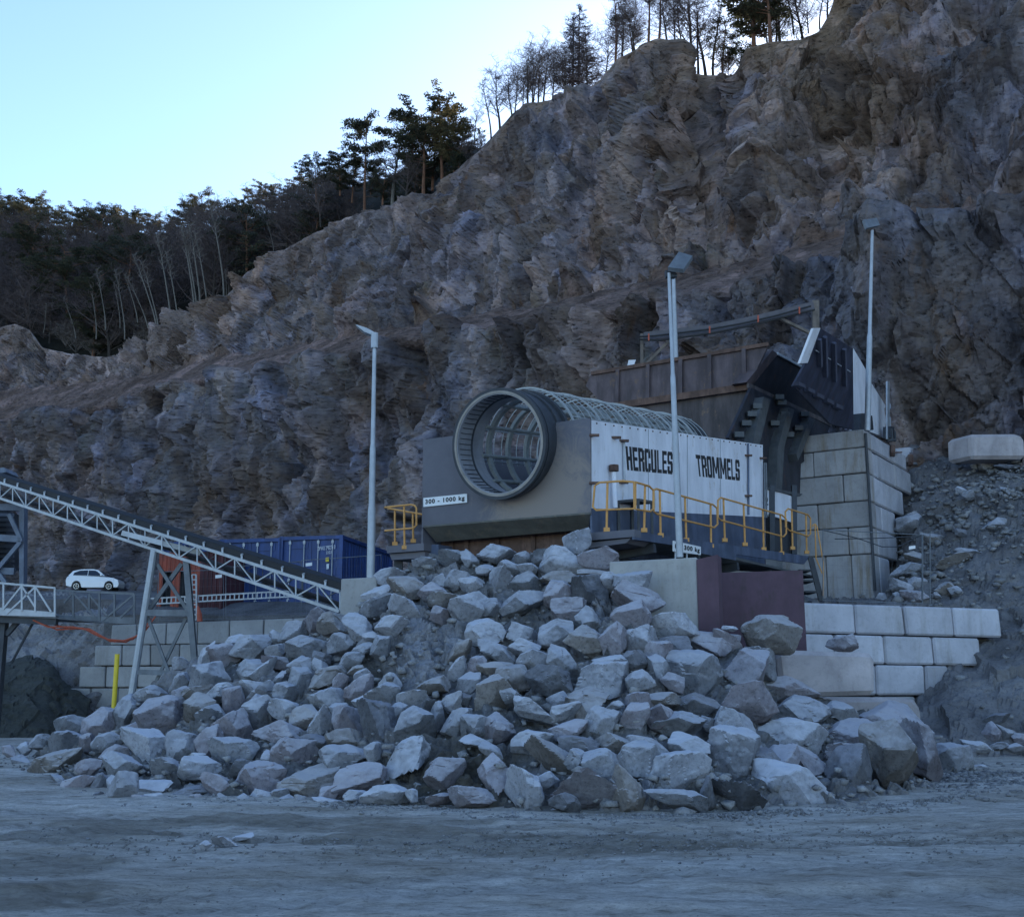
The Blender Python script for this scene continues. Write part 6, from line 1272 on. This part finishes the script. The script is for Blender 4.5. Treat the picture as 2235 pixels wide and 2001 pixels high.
RIM = [('pineA', 795, 470, 263, 'slim pine with a small dark crown over the low rock shoulder'), ('bareC', 856, 460, 238, 'pale bare tree between the slim pine and the broad pines'), ('pineB', 924, 420, 238, 'broad flat-topped pine right of the pale bare tree'),
 ('pineD', 966, 400, 226, 'tallest olive-green pine of the rim group with sunlit crown'), ('pineE', 742, 425, 336, 'low pine at the edge of the wood next to the slim pine'), ('pineE', 1000, 385, 300, 'dark low pine leaning out over the rock slope'), ('bareB', 885, 440, 290, 'brown bare tree behind the broad pines'), ('pineB', 690, 440, 352, 'dark pine at the upper end of the wood'),
 ('bareC', 1036, 312, 222, 'thin lone bare sapling before the dead pine'), ('bushtwig', 1050, 330, 290, 'brown bush at the foot of the dead pine', 'bush'), ('snag', 1072, 305, 142, 'dead looking pine with a twiggy top, first tree on the bare rim'), ('bareA', 1092, 285, 146, 'slender bare tree directly beside the dead pine'), ('bareA', 1118, 258, 150, 'forked bare tree left of the wide crowned one'),
 ('bareB', 1152, 222, 104, 'wide crowned reddish bare tree on the flat rim step'), ('bareB', 1186, 222, 112, 'second reddish bare tree before the larches'), ('bareE', 1205, 220, 120, 'twisted bare tree close under the tall larch'), ('larchA', 1263, 212, 2, 'tallest larch on the rim, conical and leafless'), ('larchA', 1250, 213, 20, 'slightly lower larch just left of the tallest'), ('larchB', 1282, 205, 45, 'narrow larch just beyond the tallest one'), ('bareE', 1232, 216, 105, 'bare bushy tree under the larches'),
 ('pineC', 1343, 150, -40, 'pine with bare stem left of the rounded rock knob'), ('bareA', 1357, 142, -10, 'bare tree beside the pine before the rock knob'), ('bareE', 1320, 190, 60, 'scrubby bare tree on the slope before the rock knob'), ('pineC', 1415, 96, -70, 'first reddish pine stem behind the rock knob'), ('pineC', 1438, 92, -80, 'second reddish pine stem behind the rock knob'), ('bareA', 1456, 96, -40, 'dark bare tree behind the right edge of the rock knob'), ('bareB', 1386, 115, 10, 'brown bare tree behind the rising rock knob'),
 ('bareE', 1508, 156, -50, 'crooked bare tree rising out of the gap in the rim'), ('snag', 1524, 162, -60, 'straight dark tree rising in the middle of the rim gap'), ('bareA', 1540, 160, -20, 'thin bare tree in the rim gap'), ('snag', 1556, 160, -50, 'dark straight tree at the far side of the rim gap'), ('pineE', 1577, 158, 40, 'small dark pine in the rim gap'), ('bushtwig', 1590, 165, 110, 'brush at the foot of the rim gap', 'bush'),
 ('pineE', 1645, 100, -110, 'big dense dark pine above the squared rock ledge'), ('pineB', 1682, 95, -90, 'broad pine right of the dense dark pine'), ('bush', 1737, 85, 42, 'dark green bush on the rim beside the broad pine', 'bush'), ('bush', 1700, 95, 60, 'smaller dark bush below the broad pine', 'bush'), ('bush', 1618, 140, 95, 'dark bush tucked left of the squared rock ledge', 'bush'), ('snag', 1732, 70, -90, 'bare stem behind the dark green bush'), ('snag', 1789, 60, -80, 'bare stem just before the high brown rock wall'), ('bareA', 1806, 45, -90, 'last thin tree touching the high brown rock wall'), ('bareB', 1764, 70, -20, 'brown bare tree between the last two stems')]
RIM += [('pineE', 835, 445, 345, 'dense pine between the slim pine and the pale bare tree'), ('pineE', 944, 412, 262, 'bushy pine between the flat-topped pine and the tallest olive pine'), ('pineD', 992, 392, 275, 'olive pine just past the tallest olive pine'), ('pineB', 768, 440, 345, 'rounded pine beside the slim pine stem'), ('bushtwig', 1018, 350, 300, 'brown brush on the slope past the olive pines', 'bush'), ('bush', 1010, 372, 335, 'dark low bush past the olive pines', 'bush')]
for r in RIM:
    kind, bx, by, ty, lab = r[:5]; tree_px(kind, bx, by, ty, lab, 2.0+rt.uniform(0, 3), cat=r[5] if len(r) > 5 else 'tree', sx=1.3 if kind in ('pineB', 'pineD', 'pineE') else 1.25 if kind[:4] == 'bare' else 1.0)
# the wood on the hillside: rows up the slope, each tree of its own
gw = GW.reshape(-1, 3); gwp = np.array([proj(V(q)) for q in gw]); first = 31*len(Aw); gw_, gwp_ = gw[:first], gwp[:first]
def onhill(px, py):
    i = int(np.argmin((gwp_[:, 0]-px)**2+(gwp_[:, 1]-py)**2)); return V(gw_[i])
lab_w = {'bareA': 'dark bare tree', 'bareB': 'brown twiggy tree', 'bareC': 'pale bare tree', 'bareE': 'wide bare tree', 'larchB': 'leafless conifer', 'pineB': 'spreading pine', 'pineD': 'olive pine', 'pineE': 'dense pine', 'pineA': 'slim pine'}
top_y = lambda x: float(np.interp(x, [-60, 0, 42, 80, 118, 155, 195, 240, 290, 320, 361, 396, 420, 480, 517, 565, 620, 690, 760], [415, 412, 422, 412, 445, 440, 438, 434, 445, 465, 453, 465, 412, 405, 435, 392, 380, 372, 345]))
wr = random.Random(8); placed = 0
for row in range(8):
    f = row/7
    for k in range(19):
        px = -55+k*44+wr.uniform(-18, 18)+(row % 2)*25; i = int(np.argmin(abs(Aw-azel(px, 600)[0]))); b = V(GW[min(30, int(2+f*27)), i])
        if px > 760+20*0: continue
        bx, by = proj(b); ty = top_y(bx); room = by-ty
        if row == 7: kind = wr.choice(['pineD', 'pineB', 'pineD', 'pineE', 'pineD']); H = (room+wr.uniform(-12, 8))/F*(b.y)*1.03
        elif row >= 5: kind = wr.choice(['pineE', 'pineD', 'pineB', 'pineD', 'bareB']); H = (room-wr.uniform(5, 30))/F*b.y
        elif row >= 3: kind = wr.choice(['bareA', 'bareB', 'bareB', 'pineE', 'bareE']); H = wr.uniform(10, 13)
        else: kind = wr.choice(['bareA', 'bareB', 'bareA', 'bareE', 'larchB', 'pineE']); H = wr.uniform(9, 13)
        H = max(2.2, min(H, 15, (room+4)/F*b.y)); rp_ = ['at the wood foot', 'midway up the wood', 'on the wooded skyline'][0 if row < 3 else 1 if row < 6 else 2]; cp2 = next(c_ for x_, c_ in ((60, 'over the pale rock hump'), (160, 'over the soil hollow'), (270, 'behind the leaning birches'), (370, 'behind the straight birches'), (470, 'over the low rock shoulder'), (600, 'where the wood narrows'), (999, 'near the slim rim pine')) if px < x_)
        plant(kind, b-Z1*.2, H, lab_w[kind]+' '+rp_+' '+cp2, 'tree', 'trees of the dense wood on the hillside', 1.25 if kind[:4] == 'pine' else 1.3); placed += 1
for j, (x0_, y0_, x1_, y1_) in enumerate([(210, 735, 214, 600), (230, 715, 228, 580), (262, 712, 262, 610), (272, 735, 272, 580), (300, 700, 285, 590), (322, 712, 290, 590), (343, 722, 312, 540), (347, 728, 330, 560), (373, 728, 372, 500), (388, 720, 386, 540), (424, 700, 424, 480), (430, 700, 428, 500), (437, 700, 442, 480), (452, 688, 450, 500), (488, 650, 487, 440), (493, 650, 500, 585), (597, 545, 590, 480), (165, 735, 150, 640), (95, 725, 110, 660)]):
    yb_ = float(W0[int(np.argmin(abs(Aw-azel(x0_, 700)[0]))), 1])-.8; b = P(x0_, y0_, yb_); t = P(x1_, y1_, b.y); H = (t.z-b.z)*1.25; o = plant('birchslim', b, H, ['slim pale birch stem at the front edge of the dense wood', 'leaning pale birch stem at the front edge of the dense wood'][abs(x1_-x0_) > 12], 'tree', 'pale birch stems at the edge of the wood'); o.rotation_euler = (0, math.atan2((t.x-b.x), (t.z-b.z)), 0)
for j in range(20):
    px = wr.uniform(690, 1000); f = wr.uniform(.05, .9); i = int(np.argmin(abs(Aw-azel(px, 450)[0]))); b = V(GW[int(f*29), i]); bx, by = proj(b); ty = float(np.interp(px, [690, 760, 830, 900, 1000], [362, 350, 340, 325, 345]))+wr.uniform(0, 40)
    H = max(3, (by-ty)/F*b.y); kind = wr.choice(['pineE', 'bareB', 'pineD', 'bareE', 'pineE']); plant(kind, b-Z1*.2, min(H, 13), {'pineE': 'dense dark pine', 'bareB': 'brown bare tree', 'pineD': 'olive tinted pine', 'bareE': 'spreading bare tree'}[kind]+' in the thicket '+('behind the slim rim pine' if px < 830 else 'behind the broad flat-topped pine' if px < 940 else 'behind the tallest olive pine'), 'tree', 'trees of the thicket behind the rim pines', 1.2)
for j in range(16):
    px = wr.choice([wr.uniform(1085, 1245), wr.uniform(1290, 1420), wr.uniform(1440, 1500), wr.uniform(1600, 1790)]); cy_ = float(np.interp(azel(px, 200)[0], A, L3[:, 2]/L3[:, 1]*0+((L3[:, 2]-EYE.z)/L3[:, 1]))); Yc = crest_at(px)[1]+wr.uniform(4, 9); b = V((azel(px, 200)[0]*Yc, Yc, EYE.z+cy_*Yc-.5))
    kind = wr.choice(['bareA', 'bareB', 'bareE']); seg_ = 'between the dead pine and the larches' if px < 1250 else 'before the rock knob' if px < 1430 else 'by the rim gap' if px < 1510 else 'behind the squared rock ledge'
    plant(kind, b, wr.uniform(4, 7) if px < 1250 else wr.uniform(5, 8), {'bareA': 'thin dark bare tree', 'bareB': 'brown twiggy tree', 'bareE': 'spreading twiggy tree'}[kind]+' in the back row '+seg_, 'tree', 'thin trees in the back row of the rim')
tag_u = []
for j in range(26):
    px = wr.uniform(-30, 520); by = float(np.interp(px, [-50, 90, 200, 330, 440, 520], [690, 745, 785, 755, 680, 600]))+wr.uniform(-30, -4); b = onhill(px, by); plant(wr.choice(['bushtwig', 'bushtwig', 'bushpale']), b, wr.uniform(1.8, 3.6), 'leafless scrub bush at the lower edge of the dense wood', 'bush', 'scrub bushes at the lower edge of the wood', 1.2)
o = plant('bareE', P(700, 492, 101.5), 6.0, 'arching pale bare tree leaning over the rim at the end of the wood', 'tree', None)
